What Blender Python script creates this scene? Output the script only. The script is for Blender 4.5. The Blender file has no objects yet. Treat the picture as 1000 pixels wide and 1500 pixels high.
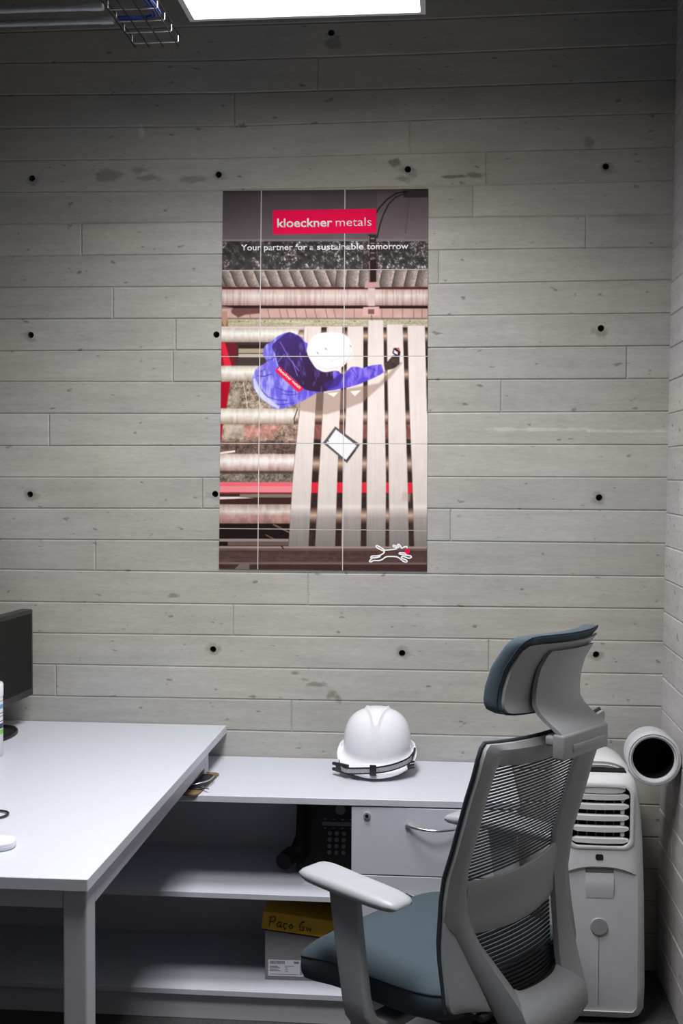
import bpy, bmesh, math, random
import numpy as np
from mathutils import Vector, Matrix, geometry

# ------------------------------------------------------------------ camera, world, light, exposure
S = bpy.context.scene
COL = S.collection
R = math.radians
FLOOR = -0.012

cam_data = bpy.data.cameras.new('camera')
cam_data.sensor_fit = 'VERTICAL'
cam_data.sensor_height = 36.0
cam_data.lens = 1700.0 / 1500.0 * 36.0
cam_data.clip_start = 0.05
cam = bpy.data.objects.new('camera', cam_data)
COL.objects.link(cam)
yaw, pitch, roll = R(5.04), R(1.87), R(0.2)
M0 = np.array([[1, 0, 0], [0, 0, -1], [0, 1, 0]], float)
Yw = np.array([[math.cos(yaw), 0, math.sin(yaw)], [0, 1, 0], [-math.sin(yaw), 0, math.cos(yaw)]])
Pt = np.array([[1, 0, 0], [0, math.cos(pitch), -math.sin(pitch)], [0, math.sin(pitch), math.cos(pitch)]])
Rl = np.array([[math.cos(roll), -math.sin(roll), 0], [math.sin(roll), math.cos(roll), 0], [0, 0, 1]])
Rw = Rl @ Pt @ Yw @ M0
mw = Matrix(((Rw[0][0], -Rw[1][0], -Rw[2][0], 0.0),
             (Rw[0][1], -Rw[1][1], -Rw[2][1], -3.7),
             (Rw[0][2], -Rw[1][2], -Rw[2][2], 1.56),
             (0, 0, 0, 1)))
cam.matrix_world = mw
S.camera = cam

world = bpy.data.worlds.new('world')
S.world = world
world.use_nodes = True
world.node_tree.nodes['Background'].inputs[0].default_value = (0.6, 0.68, 0.8, 1)
world.node_tree.nodes['Background'].inputs[1].default_value = 0.02

PANEL_STRENGTH = 6.5      # glow of the diffusers
PANEL_Y = ((-1.245, -.636), (-2.06, -1.45))
PANEL_X = (-.677, -.055)
PANEL_Z = 2.755
for (y0_, y1_), watts in zip(PANEL_Y, (18.5, 20.5)):
    ld_ = bpy.data.lights.new('panel_beam', 'AREA')
    ld_.shape = 'RECTANGLE'
    ld_.size, ld_.size_y = .58, .57
    ld_.energy = watts
    ld_.color = (1.0, .985, 1.0)
    ld_.spread = R(142)
    lo_ = bpy.data.objects.new('panel_beam', ld_)
    lo_.location = ((PANEL_X[0] + PANEL_X[1]) / 2, (y0_ + y1_) / 2, PANEL_Z + .0035)
    COL.objects.link(lo_)

S.view_settings.view_transform = 'Standard'
S.view_settings.look = 'None'
S.view_settings.exposure = 0.0
S.view_settings.gamma = 1.0
S.view_settings.use_curve_mapping = False

rng = random.Random(7)

# ------------------------------------------------------------------ helpers
def lin(c):
    out = []
    for v in c:
        v = v / 255.0
        out.append(v / 12.92 if v <= 0.04045 else ((v + 0.055) / 1.055) ** 2.4)
    return tuple(out)


def mat(name, color, rough=0.5, metal=0.0, noise=0.0, nscale=30.0, bump=0.0, bscale=200.0, spec=0.5, stretch=None):
    m = bpy.data.materials.new(name)
    m.use_nodes = True
    nt = m.node_tree
    b = nt.nodes['Principled BSDF']
    b.inputs['Base Color'].default_value = (*color, 1)
    b.inputs['Roughness'].default_value = rough
    b.inputs['Metallic'].default_value = metal
    b.inputs['Specular IOR Level'].default_value = spec
    tc = nt.nodes.new('ShaderNodeTexCoord')
    src = tc.outputs['Object']
    if stretch:
        mp = nt.nodes.new('ShaderNodeMapping')
        mp.inputs['Scale'].default_value = stretch
        nt.links.new(src, mp.inputs[0])
        src = mp.outputs[0]
    if noise > 0:
        n = nt.nodes.new('ShaderNodeTexNoise')
        n.inputs['Scale'].default_value = nscale
        n.inputs['Detail'].default_value = 5
        nt.links.new(src, n.inputs['Vector'])
        mr = nt.nodes.new('ShaderNodeMapRange')
        mr.inputs['From Min'].default_value = 0.3
        mr.inputs['From Max'].default_value = 0.7
        mr.inputs['To Min'].default_value = 1 - noise
        mr.inputs['To Max'].default_value = 1 + noise
        nt.links.new(n.outputs['Fac'], mr.inputs['Value'])
        mx = nt.nodes.new('ShaderNodeVectorMath')
        mx.operation = 'SCALE'
        mx.inputs[0].default_value = color
        nt.links.new(mr.outputs[0], mx.inputs['Scale'])
        nt.links.new(mx.outputs[0], b.inputs['Base Color'])
    if bump > 0:
        n2 = nt.nodes.new('ShaderNodeTexNoise')
        n2.inputs['Scale'].default_value = bscale
        n2.inputs['Detail'].default_value = 3
        nt.links.new(src, n2.inputs['Vector'])
        bp = nt.nodes.new('ShaderNodeBump')
        bp.inputs['Strength'].default_value = bump
        bp.inputs['Distance'].default_value = 0.002
        nt.links.new(n2.outputs['Fac'], bp.inputs['Height'])
        nt.links.new(bp.outputs[0], b.inputs['Normal'])
    return m


def emis(name, color, strength):
    m = bpy.data.materials.new(name)
    m.use_nodes = True
    b = m.node_tree.nodes['Principled BSDF']
    b.inputs['Base Color'].default_value = (0.8, 0.8, 0.8, 1)
    b.inputs['Emission Color'].default_value = (*color, 1)
    b.inputs['Emission Strength'].default_value = strength
    return m


def obj(name, bm, m, parent=None, smooth=None, weld=False):
    """link one bmesh as ONE mesh object"""
    if weld:
        bmesh.ops.remove_doubles(bm, verts=bm.verts, dist=1e-5)
    bmesh.ops.recalc_face_normals(bm, faces=bm.faces)
    me = bpy.data.meshes.new(name)
    bm.to_mesh(me)
    bm.free()
    me.materials.append(m)
    if smooth is not None:
        me.polygons.foreach_set('use_smooth', [True] * len(me.polygons))
        me.set_sharp_from_angle(angle=R(smooth))
    o = bpy.data.objects.new(name, me)
    COL.objects.link(o)
    if parent is not None:
        o.parent = parent
    return o


def tag(o, label=None, cat=None, group=None, kind=None):
    if label:
        o['label'] = label
    if cat:
        o['category'] = cat
    if group:
        o['group'] = group
    if kind:
        o['kind'] = kind
    return o


def empty(name, loc, rz=0.0):
    o = bpy.data.objects.new(name, None)
    o.empty_display_size = 0.1
    o.location = loc
    o.rotation_euler = (0, 0, rz)
    COL.objects.link(o)
    return o


def BM():
    return bmesh.new()


def box(bm, lo, hi, bev=0.0, seg=2, mx=None):
    c = [(a + b) / 2 for a, b in zip(lo, hi)]
    s = [b - a for a, b in zip(lo, hi)]
    r = bmesh.ops.create_cube(bm, size=1.0)
    vs = r['verts']
    for v in vs:
        v.co = Vector((c[0] + v.co.x * s[0], c[1] + v.co.y * s[1], c[2] + v.co.z * s[2]))
    if bev > 0:
        es = list({e for v in vs for e in v.link_edges})
        rb = bmesh.ops.bevel(bm, geom=es, offset=bev, segments=seg, affect='EDGES', profile=0.5)
        vs = list({v for f in rb['faces'] for v in f.verts} | {v for v in vs if v.is_valid})
        # walk the island
        todo = list(vs)
        seen = set(vs)
        while todo:
            v = todo.pop()
            for e in v.link_edges:
                w = e.other_vert(v)
                if w not in seen:
                    seen.add(w)
                    todo.append(w)
        vs = list(seen)
    if mx is not None:
        bmesh.ops.transform(bm, matrix=mx, verts=vs)
    return vs


def cyl(bm, p0, p1, r0, r1=None, n=20, cap=True):
    r1 = r0 if r1 is None else r1
    p0, p1 = Vector(p0), Vector(p1)
    d = (p1 - p0).normalized()
    a = d.orthogonal().normalized()
    b = d.cross(a)
    A = [bm.verts.new(p0 + (a * math.cos(t) + b * math.sin(t)) * r0) for t in [2 * math.pi * i / n for i in range(n)]]
    B = [bm.verts.new(p1 + (a * math.cos(t) + b * math.sin(t)) * r1) for t in [2 * math.pi * i / n for i in range(n)]]
    for i in range(n):
        bm.faces.new((A[i], A[(i + 1) % n], B[(i + 1) % n], B[i]))
    if cap:
        bm.faces.new(A[::-1])
        bm.faces.new(B)
    return A + B


def loft(bm, rings, closed=True, cap=True, loop=False):
    """rings: list of equally long point lists"""
    V = [[bm.verts.new(p) for p in r] for r in rings]
    n = len(V[0])
    m = len(V)
    for j in range(m if loop else m - 1):
        a, b = V[j], V[(j + 1) % m]
        for i in range(n if closed else n - 1):
            k = (i + 1) % n
            bm.faces.new((a[i], a[k], b[k], b[i]))
    if cap and closed and not loop:
        bm.faces.new(V[0][::-1])
        bm.faces.new(V[-1])
    return V


def tube(bm, pts, r, n=8, loop=False, cap=True):
    pts = [Vector(p) for p in pts]
    m = len(pts)
    up = None
    rings = []
    for i, p in enumerate(pts):
        if loop:
            t = (pts[(i + 1) % m] - pts[i - 1]).normalized()
        else:
            t = (pts[min(i + 1, m - 1)] - pts[max(i - 1, 0)]).normalized()
        if up is None:
            up = t.orthogonal().normalized()
        up = (up - t * up.dot(t)).normalized()
        b = t.cross(up)
        rr = r[i] if isinstance(r, (list, tuple)) else r
        rings.append([p + (up * math.cos(a) + b * math.sin(a)) * rr for a in [2 * math.pi * k / n for k in range(n)]])
    loft(bm, rings, True, cap, loop)


def smooth_path(pts, sub=6):
    """Catmull-Rom through the points"""
    P = [Vector(p) for p in pts]
    out = []
    for i in range(len(P) - 1):
        p0 = P[max(i - 1, 0)]
        p1, p2 = P[i], P[i + 1]
        p3 = P[min(i + 2, len(P) - 1)]
        for k in range(sub):
            t = k / sub
            out.append(0.5 * ((2 * p1) + (p2 - p0) * t + (2 * p0 - 5 * p1 + 4 * p2 - p3) * t * t + (3 * p1 - p0 - 3 * p2 + p3) * t ** 3))
    out.append(P[-1])
    return out


def sheet(bm, rows_, thick):
    """open grid of points (rows of equal length) given a thickness vector"""
    V = [[bm.verts.new(p) for p in r] for r in rows_]
    W = [[bm.verts.new(Vector(p) + Vector(thick)) for p in r] for r in rows_]
    m, n = len(V), len(V[0])
    for j in range(m - 1):
        for i in range(n - 1):
            bm.faces.new((V[j][i], V[j][i + 1], V[j + 1][i + 1], V[j + 1][i]))
            bm.faces.new((W[j][i], W[j + 1][i], W[j + 1][i + 1], W[j][i + 1]))
    for j in range(m - 1):
        bm.faces.new((V[j][0], V[j + 1][0], W[j + 1][0], W[j][0]))
        bm.faces.new((V[j][-1], W[j][-1], W[j + 1][-1], V[j + 1][-1]))
    for i in range(n - 1):
        bm.faces.new((V[0][i], W[0][i], W[0][i + 1], V[0][i + 1]))
        bm.faces.new((V[-1][i], V[-1][i + 1], W[-1][i + 1], W[-1][i]))


def rrect(w, h, r, n=5):
    """rounded rectangle outline, centred, ccw"""
    out = []
    for cx, cy, a0 in ((w / 2 - r, h / 2 - r, 0), (-w / 2 + r, h / 2 - r, 90), (-w / 2 + r, -h / 2 + r, 180), (w / 2 - r, -h / 2 + r, 270)):
        for k in range(n + 1):
            a = R(a0 + 90 * k / n)
            out.append((cx + r * math.cos(a), cy + r * math.sin(a)))
    return out


def prism(bm, pts, d):
    """pts: 3D polygon, extruded by vector d"""
    A = [bm.verts.new(p) for p in pts]
    B = [bm.verts.new(Vector(p) + Vector(d)) for p in pts]
    n = len(A)
    bm.faces.new(A)
    bm.faces.new(B[::-1])
    for i in range(n):
        bm.faces.new((A[i], B[i], B[(i + 1) % n], A[(i + 1) % n]))


def cut(o, bm_list):
    """real boolean cuts in a mesh object"""
    for b in bm_list:
        bmesh.ops.recalc_face_normals(b, faces=b.faces)
        me = bpy.data.meshes.new('cutter')
        b.to_mesh(me)
        b.free()
        c = bpy.data.objects.new('cutter', me)
        COL.objects.link(c)
        c.matrix_world = o.matrix_world
        md = o.modifiers.new('cut', 'BOOLEAN')
        md.operation = 'DIFFERENCE'
        md.solver = 'EXACT'
        md.object = c
        bpy.context.view_layer.update()
        dg = bpy.context.evaluated_depsgraph_get()
        new = bpy.data.meshes.new_from_object(o.evaluated_get(dg))
        o.modifiers.clear()
        old = o.data
        o.data = new
        bpy.data.objects.remove(c)
        bpy.data.meshes.remove(me)
        bpy.data.meshes.remove(old)


def text_bm(body, x0, x1, z0, h=None, y=0.0, bold=0.0, depth=0.0003, slope=0.0):
    """text as flat mesh in the XZ plane facing -y, fitted between x0 and x1, baseline z0, cap height from the font or h"""
    cu = bpy.data.curves.new('text', 'FONT')
    cu.body = body
    cu.size = 1.0
    cu.offset = bold
    cu.resolution_u = 4
    to = bpy.data.objects.new('text', cu)
    COL.objects.link(to)
    bpy.context.view_layer.update()
    dg = bpy.context.evaluated_depsgraph_get()
    me = bpy.data.meshes.new_from_object(to.evaluated_get(dg))
    xs = [v.co.x for v in me.vertices]
    sx = (x1 - x0) / (max(xs) - min(xs))
    sz = sx if h is None else h / 0.73
    mn = min(xs)
    bm = BM()
    bm.from_mesh(me)
    for v in bm.verts:
        px = x0 + (v.co.x - mn) * sx
        v.co = Vector((px, y, z0 + v.co.y * sz + slope * (px - x0)))
    r = bmesh.ops.extrude_face_region(bm, geom=bm.faces[:])
    bmesh.ops.translate(bm, vec=(0, -depth, 0), verts=[g for g in r['geom'] if isinstance(g, bmesh.types.BMVert)])
    bpy.data.objects.remove(to)
    bpy.data.curves.remove(cu)
    bpy.data.meshes.remove(me)
    return bm


# ------------------------------------------------------------------ materials
def concrete_material(name, base, along, stains):
    m = bpy.data.materials.new(name)
    m.use_nodes = True
    nt = m.node_tree
    N = nt.nodes
    L = nt.links
    b = N['Principled BSDF']
    b.inputs['Roughness'].default_value = 0.75
    b.inputs['Specular IOR Level'].default_value = 0.25
    geo = N.new('ShaderNodeNewGeometry')
    info = N.new('ShaderNodeObjectInfo')

    def noise(scale, stretch, detail=6, rough=0.6, off=(0, 0, 0)):
        mp = N.new('ShaderNodeMapping')
        mp.inputs['Scale'].default_value = stretch
        mp.inputs['Location'].default_value = off
        L.new(geo.outputs['Position'], mp.inputs[0])
        n = N.new('ShaderNodeTexNoise')
        n.inputs['Scale'].default_value = scale
        n.inputs['Detail'].default_value = detail
        n.inputs['Roughness'].default_value = rough
        L.new(mp.outputs[0], n.inputs['Vector'])
        return n.outputs['Fac']

    def rng_(v, a, c, d, e):
        r = N.new('ShaderNodeMapRange')
        r.inputs['From Min'].default_value = a
        r.inputs['From Max'].default_value = c
        r.inputs['To Min'].default_value = d
        r.inputs['To Max'].default_value = e
        L.new(v, r.inputs['Value'])
        return r.outputs[0]

    def mth(op, a, c):
        q = N.new('ShaderNodeMath')
        q.operation = op
        for i, v in enumerate((a, c)):
            if isinstance(v, (int, float)):
                q.inputs[i].default_value = v
            else:
                L.new(v, q.inputs[i])
        return q.outputs[0]

    st = (1, 1, 9) if along == 'x' else (1, 1, 9)
    streak = rng_(noise(3.2, st), 0.28, 0.72, 0.90, 1.10)
    cloud = rng_(noise(1.6, (1, 1, 1), 4), 0.3, 0.7, 0.90, 1.10)
    grain = rng_(noise(90, (0.35, 0.35, 1), 4, 0.7), 0.25, 0.75, 0.90, 1.10)
    plank = rng_(info.outputs['Random'], 0, 1, 0.93, 1.07)
    v = mth('MULTIPLY', mth('MULTIPLY', streak, cloud), mth('MULTIPLY', grain, plank))
    # little air holes left by the pour
    pit = rng_(noise(42, (0.5, 0.5, 1.0), 2, 0.5, (3.1, 0, 1.7)), 0.672, 0.72, 1.0, 0.55)
    v = mth('MULTIPLY', v, pit)
    # stains and lime streaks with a shape of their own
    wob = noise(14, (1, 1, 1.6), 5, 0.65, (7, 0, 2))
    dark = None
    for (cx, cz, rx, rz, k) in stains:
        sb = N.new('ShaderNodeVectorMath')
        sb.operation = 'SUBTRACT'
        sb.inputs[1].default_value = (cx, 0, cz)
        L.new(geo.outputs['Position'], sb.inputs[0])
        ml = N.new('ShaderNodeVectorMath')
        ml.operation = 'MULTIPLY'
        ml.inputs[1].default_value = (1 / rx, 0, 1 / rz)
        L.new(sb.outputs[0], ml.inputs[0])
        ln = N.new('ShaderNodeVectorMath')
        ln.operation = 'LENGTH'
        L.new(ml.outputs[0], ln.inputs[0])
        d = mth('ADD', ln.outputs['Value'], rng_(wob, 0.3, 0.7, -0.75, 0.75))
        f = rng_(d, 0.45, 1.05, k, 0.0)
        f = mth('MULTIPLY', f, 1.0)
        v = mth('MULTIPLY', v, mth('SUBTRACT', 1.0, f))
        if k > 0:
            dark = f if dark is None else mth('MAXIMUM', dark, f)
    hue = N.new('ShaderNodeMix')
    hue.data_type = 'RGBA'
    hue.inputs[6].default_value = (base[0] * 1.0, base[1] * 1.0, base[2] * 1.0, 1)
    hue.inputs[7].default_value = (base[0] * 1.03, base[1] * 1.0, base[2] * 0.90, 1)
    L.new(rng_(noise(1.1, (1, 1, 2.5), 3, 0.5, (1.3, 0, 5)), 0.35, 0.65, 0, 1), hue.inputs[0])
    last = hue.outputs[2]
    if dark is not None:
        hm = N.new('ShaderNodeMix')
        hm.data_type = 'RGBA'
        hm.inputs[7].default_value = (base[0] * 1.02, base[1] * 0.93, base[2] * 0.72, 1)
        L.new(dark, hm.inputs[0])
        L.new(last, hm.inputs[6])
        last = hm.outputs[2]
    sc = N.new('ShaderNodeVectorMath')
    sc.operation = 'SCALE'
    L.new(last, sc.inputs[0])
    L.new(v, sc.inputs['Scale'])
    L.new(sc.outputs[0], b.inputs['Base Color'])
    bp = N.new('ShaderNodeBump')
    bp.inputs['Strength'].default_value = 0.35
    bp.inputs['Distance'].default_value = 0.003
    L.new(noise(30, (0.25, 0.25, 1.6), 6, 0.7), bp.inputs['Height'])
    L.new(bp.outputs[0], b.inputs['Normal'])
    return m


STAINS = [(-1.08, 2.519, .05, .022, .35), (-.985, 2.535, .03, .014, .4), (-.95, 2.512, .06, .014, .35), (-.80, 2.505, .07, .012, .3),
          (-.165, 2.548, .028, .013, .5), (-.131, 2.49, .035, .016, .4), (.026, 2.498, .045, .008, .5), (.09, 2.5, .04, .010, .45),
          (.444, 2.59, .022, .02, .3), (-.871, 1.162, .02, .008, .4), (-.36, 2.925, .03, .03, .35),
          (-.977, 2.655, .010, .022, -.35), (.30, 1.703, .22, .007, -.28), (.56, 1.697, .13, .006, -.28), (-.475, .918, .02, .010, .4), (-.445, .898, .022, .009, .35), (-.40, .882, .035, .010, .4),
          (-.355, .852, .022, .016, .4), (-.335, .835, .012, .014, .35), (.60, 2.36, .08, .02, .12)]
STAINS += [(x, z - .004, .026, .021, .30) for x, z in ((-1.339, 2.517), (-.725, 2.517), (-.12, 2.522), (.495, 2.519), (-1.346, 2.01), (.485, 2.018), (-1.351, 1.49), (-.736, 1.494), (.485, 1.489), (-.743, .99), (-.13, .988), (.481, .994))]
M = {}
M['concrete'] = concrete_material('board_concrete', (0.405, 0.405, 0.390), 'x', STAINS)
M['concrete_right'] = concrete_material('side_concrete', (0.47, 0.46, 0.475), 'y', [])
M['concrete_plain'] = mat('plain_concrete', (0.13, 0.13, 0.125), 0.8, noise=0.12, nscale=4, bump=0.2)
M['hole'] = mat('tie_hole_dark', (0.055, 0.053, 0.048), 0.9, noise=0.2, nscale=90)
M['carpet'] = mat('dark_floor', (0.05, 0.05, 0.053), 0.85, noise=0.3, nscale=120, bump=0.3)
M['plaster'] = mat('room_plaster', (0.42, 0.42, 0.42), 0.85, noise=0.05, nscale=3)
M['melamine'] = mat('white_melamine', (0.605, 0.632, 0.695), 0.42, noise=0.02, nscale=60)
M['melamine_in'] = mat('white_carcass_board', (0.60, 0.60, 0.65), 0.5, noise=0.02, nscale=40)
M['desk_steel'] = mat('white_powder_steel', (0.52, 0.53, 0.60), 0.45, noise=0.02, nscale=80)
M['plastic'] = mat('pale_grey_plastic', (0.315, 0.330, 0.342), 0.42, noise=0.02, nscale=60, bump=0.04, bscale=900)
M['pad'] = mat('arm_pad_grey', (0.41, 0.438, 0.462), 0.42, noise=0.015, nscale=60)
M['fabric'] = mat('slate_blue_fabric', (0.066, 0.092, 0.110), 0.85, noise=0.10, nscale=260, bump=0.25, bscale=700, spec=0.2)
M['piping'] = mat('dark_piping', (0.022, 0.03, 0.045), 0.8, noise=0.2, nscale=300)
M['mesh'] = mat('black_mesh_strand', (0.014, 0.017, 0.022), 0.6, noise=0.2, nscale=200)
M['black'] = mat('black_plastic', (0.012, 0.012, 0.013), 0.38, noise=0.1, nscale=50)
M['black_matte'] = mat('black_matte_plastic', (0.009, 0.009, 0.0095), 0.65, noise=0.1, nscale=50, spec=0.2)
M['screen'] = mat('dark_screen', (0.007, 0.0075, 0.0075), 0.45, noise=0.05, nscale=20, spec=0.15)
M['hat'] = mat('white_hat_shell', (0.80, 0.81, 0.86), 0.22, noise=0.01, nscale=30)
M['strap'] = mat('black_webbing', (0.012, 0.012, 0.014), 0.8, noise=0.2, nscale=300)
M['reflect'] = mat('grey_reflective_band', (0.38, 0.39, 0.42), 0.5, noise=0.45, nscale=330)
M['ac'] = mat('cream_white_plastic', (0.68, 0.695, 0.70), 0.4, noise=0.02, nscale=40)
M['ac_panel'] = mat('light_grey_panel', (0.56, 0.575, 0.595), 0.45, noise=0.02, nscale=40)
M['tube'] = mat('grey_white_duct', (0.56, 0.56, 0.59), 0.5, noise=0.05, nscale=25)
M['chrome'] = mat('chrome', (0.72, 0.72, 0.74), 0.18, metal=1.0, noise=0.03, nscale=40)
M['steel'] = mat('brushed_steel', (0.55, 0.55, 0.56), 0.40, metal=0.6, noise=0.05, nscale=90)
M['badge'] = mat('satin_badge_metal', (0.42, 0.43, 0.44), 0.3, metal=0.35, noise=0.05, nscale=90)
M['galv'] = mat('galvanised_conduit', (0.42, 0.46, 0.50), 0.42, metal=0.6, noise=0.12, nscale=30)
M['blue_cable'] = mat('blue_cable_sheath', (0.015, 0.04, 0.22), 0.5, noise=0.1, nscale=80)
M['yellow'] = mat('yellow_card', (0.62, 0.36, 0.015), 0.7, noise=0.08, nscale=40)
M['greycard'] = mat('grey_card', (0.24, 0.235, 0.24), 0.8, noise=0.05, nscale=60)
M['paper'] = mat('white_paper', (0.70, 0.70, 0.75), 0.7, noise=0.03, nscale=120)
M['ink'] = mat('black_ink', (0.02, 0.02, 0.025), 0.7, noise=0.1, nscale=100)
M['ink_grey'] = mat('grey_ink', (0.16, 0.16, 0.2), 0.7, noise=0.1, nscale=100)
M['brown'] = mat('brown_hardboard', (0.20, 0.125, 0.06), 0.7, noise=0.25, nscale=60)
M['frame_white'] = mat('lamp_frame_white', (0.62, 0.62, 0.66), 0.4, noise=0.02, nscale=30)
M['print_white'] = mat('print_white', (0.93, 0.92, 0.93), 0.6, noise=0.01, nscale=30, spec=0.06)
M['print_red'] = mat('print_red', (0.92, 0.003, 0.078), 0.6, noise=0.03, nscale=30, spec=0.06)
M['sheet_edge'] = mat('sheet_backing', (0.62, 0.60, 0.58), 0.6, noise=0.03, nscale=30)
M['label_blue'] = mat('label_blue', (0.16, 0.34, 0.62), 0.4, noise=0.03, nscale=60)
M['label_navy'] = mat('label_navy', (0.02, 0.035, 0.10), 0.4, noise=0.03, nscale=60)
M['label_green'] = mat('label_green', (0.20, 0.52, 0.10), 0.4, noise=0.03, nscale=60)
M['key'] = mat('grey_keycap', (0.15, 0.15, 0.155), 0.5, noise=0.1, nscale=200)
M['lamp_on'] = emis('lamp_diffuser', (1.0, 0.985, 1.0), PANEL_STRENGTH)

# ------------------------------------------------------------------ structure: room shell
XL, YB, CEIL = -1.475, -5.6, 3.10


def slab(name, lo, hi, m, parent=None, kind='structure', bev=0.0):
    bm = BM()
    box(bm, lo, hi, bev)
    o = obj(name, bm, m, parent)
    if kind:
        o['kind'] = kind
    return o


slab('floor', (XL - .2, YB - .2, FLOOR - .1), (.95, .2, FLOOR), M['carpet'])
slab('ceiling', (XL - .2, YB - .2, CEIL), (.95, .2, CEIL + .1), M['concrete_plain'])
slab('wall_left', (XL - .12, YB, FLOOR), (XL, .05, CEIL), M['concrete_plain'])
slab('wall_front', (XL - .2, YB - .12, FLOOR), (.95, YB, CEIL), M['plaster'])

ROWS = [[2.988, 2.988, 2.988, 2.995], [2.891, 2.879, 2.881, 2.89], [2.787, 2.775, 2.776, 2.782], [2.682, 2.671, 2.676, 2.68], [2.577, 2.57, 2.573, 2.575],
        [2.476, 2.466, 2.468, 2.473], [2.372, 2.365, 2.369, 2.368], [2.267, 2.263, 2.267, 2.267], [2.165, 2.16, 2.161, 2.166], [2.062, 2.058, 2.061, 2.063],
        [1.958, 1.957, 1.96, 1.962], [1.858, 1.855, 1.859, 1.86], [1.754, 1.752, 1.755, 1.758], [1.648, 1.65, 1.655, 1.654], [1.545, 1.547, 1.552, 1.552],
        [1.443, 1.447, 1.451, 1.449], [1.341, 1.344, 1.348, 1.346], [1.242, 1.241, 1.242, 1.242], [1.136, 1.137, 1.139, 1.141], [1.033, 1.036, 1.037, 1.038],
        [.931, .932, .934, .935], [.826, .829, .832, .833]]
JOINTS = [[], [-.407], [-.674], [-.114], [.126], [.086], [-1.176, .436], [-.02], [-1.072], [-.866], [-.875, .566], [.178], [-1.286], [], [-.779], [.022], [-1.134],
          [-.434], [-.678], [.146], [-1.267], [-.486]]
HOLES = [(-1.339, 2.517), (-.725, 2.517), (-.12, 2.522), (.495, 2.519), (-1.346, 2.01), (-.732, 2.007), (.485, 2.018), (-1.351, 1.49), (-.736, 1.494),
         (.485, 1.489), (-.743, .99), (-.13, .988), (.481, .994), (-.364, 2.955)]
STX = [-1.47, -.7, -.05, .7]
top = [[CEIL] * 4]
low = []
for k in range(1, 8):
    low.append([.83 - .103 * k] * 4)
rows = top + ROWS + low + [[FLOOR] * 4]
joints = [[]] + JOINTS + [[.3], [-.9], [.1], [-.3], [], [.4], [-.5], []]


def rowz(r, x):
    return float(np.interp(x, STX, r))


def board_bm(poly, holes, proud, gap=0.0030, inset=0.0040, back=0.05):
    """a cast board: poly is the ccw outline in (x, z); front face towards -y, chamfered joint edge, round holes"""
    bm = BM()
    c = Vector((sum(p[0] for p in poly) / len(poly), sum(p[1] for p in poly) / len(poly)))
    n = len(poly)
    outer = [Vector((p[0], p[1])) for p in poly]
    inner = []
    for p in outer:
        q = p.copy()
        q.y += inset if p.y < c.y else -inset
        if abs(p.x - outer[0].x) < 1e-6:
            q.x += inset
        elif abs(p.x - max(o.x for o in outer)) < 1e-6:
            q.x -= inset
        inner.append(q)
    loops = [[Vector((p.x, p.y, 0)) for p in inner]]
    for (hx, hz, r) in holes:
        loops.append([Vector((hx + r * math.cos(a), hz + r * math.sin(a), 0)) for a in [2 * math.pi * k / 14 for k in range(14)]])
    tris = geometry.tessellate_polygon(loops)
    flat = [p for l in loops for p in l]
    V = [bm.verts.new((p.x, -proud, p.y)) for p in flat]
    for t in tris:
        try:
            bm.faces.new([V[i] for i in t])
        except ValueError:
            pass
    O = [bm.verts.new((p.x, gap, p.y)) for p in outer]
    B = [bm.verts.new((p.x, back, p.y)) for p in outer]
    for i in range(n):
        k = (i + 1) % n
        bm.faces.new((V[i], V[k], O[k], O[i]))
        bm.faces.new((O[i], O[k], B[k], B[i]))
    for h in range(len(holes)):
        s = n + 14 * h
        H = [bm.verts.new((V[s + i].co.x, 0.02, V[s + i].co.z)) for i in range(14)]
        for i in range(14):
            k = (i + 1) % 14
            bm.faces.new((V[s + i], V[s + k], H[k], H[i]))
    return bm


wall_back = slab('wall_back', (XL - .12, .05, FLOOR), (.95, .17, CEIL), M['concrete_plain'])
for i in range(len(rows) - 1):
    up, dn = rows[i], rows[i + 1]
    xs = [XL - .02] + sorted(joints[i]) + [.74]
    for a, b in zip(xs[:-1], xs[1:]):
        mids = [s for s in STX if a + .02 < s < b - .02]
        bot = [(x, rowz(dn, x)) for x in [a] + mids + [b]]
        tp = [(x, rowz(up, x)) for x in [b] + mids[::-1] + [a]]
        hs = [(hx, hz, .0105) for hx, hz in HOLES if a < hx < b and rowz(dn, hx) < hz < rowz(up, hx)]
        obj('concrete_board', board_bm(bot + tp, hs, rng.uniform(0, .0016)), M['concrete'], wall_back)
for hx, hz in HOLES:
    bm = BM()
    n = 14
    rg = [[(hx + r * math.cos(2 * math.pi * k / n), y, hz + r * math.sin(2 * math.pi * k / n)) for k in range(n)] for r, y in ((.0104, .003), (.0085, .02), (.006, .04))]
    V = loft(bm, rg, True, False)
    bm.faces.new(V[-1])
    obj('tie_hole', bm, M['hole'], wall_back, smooth=40)

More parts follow.
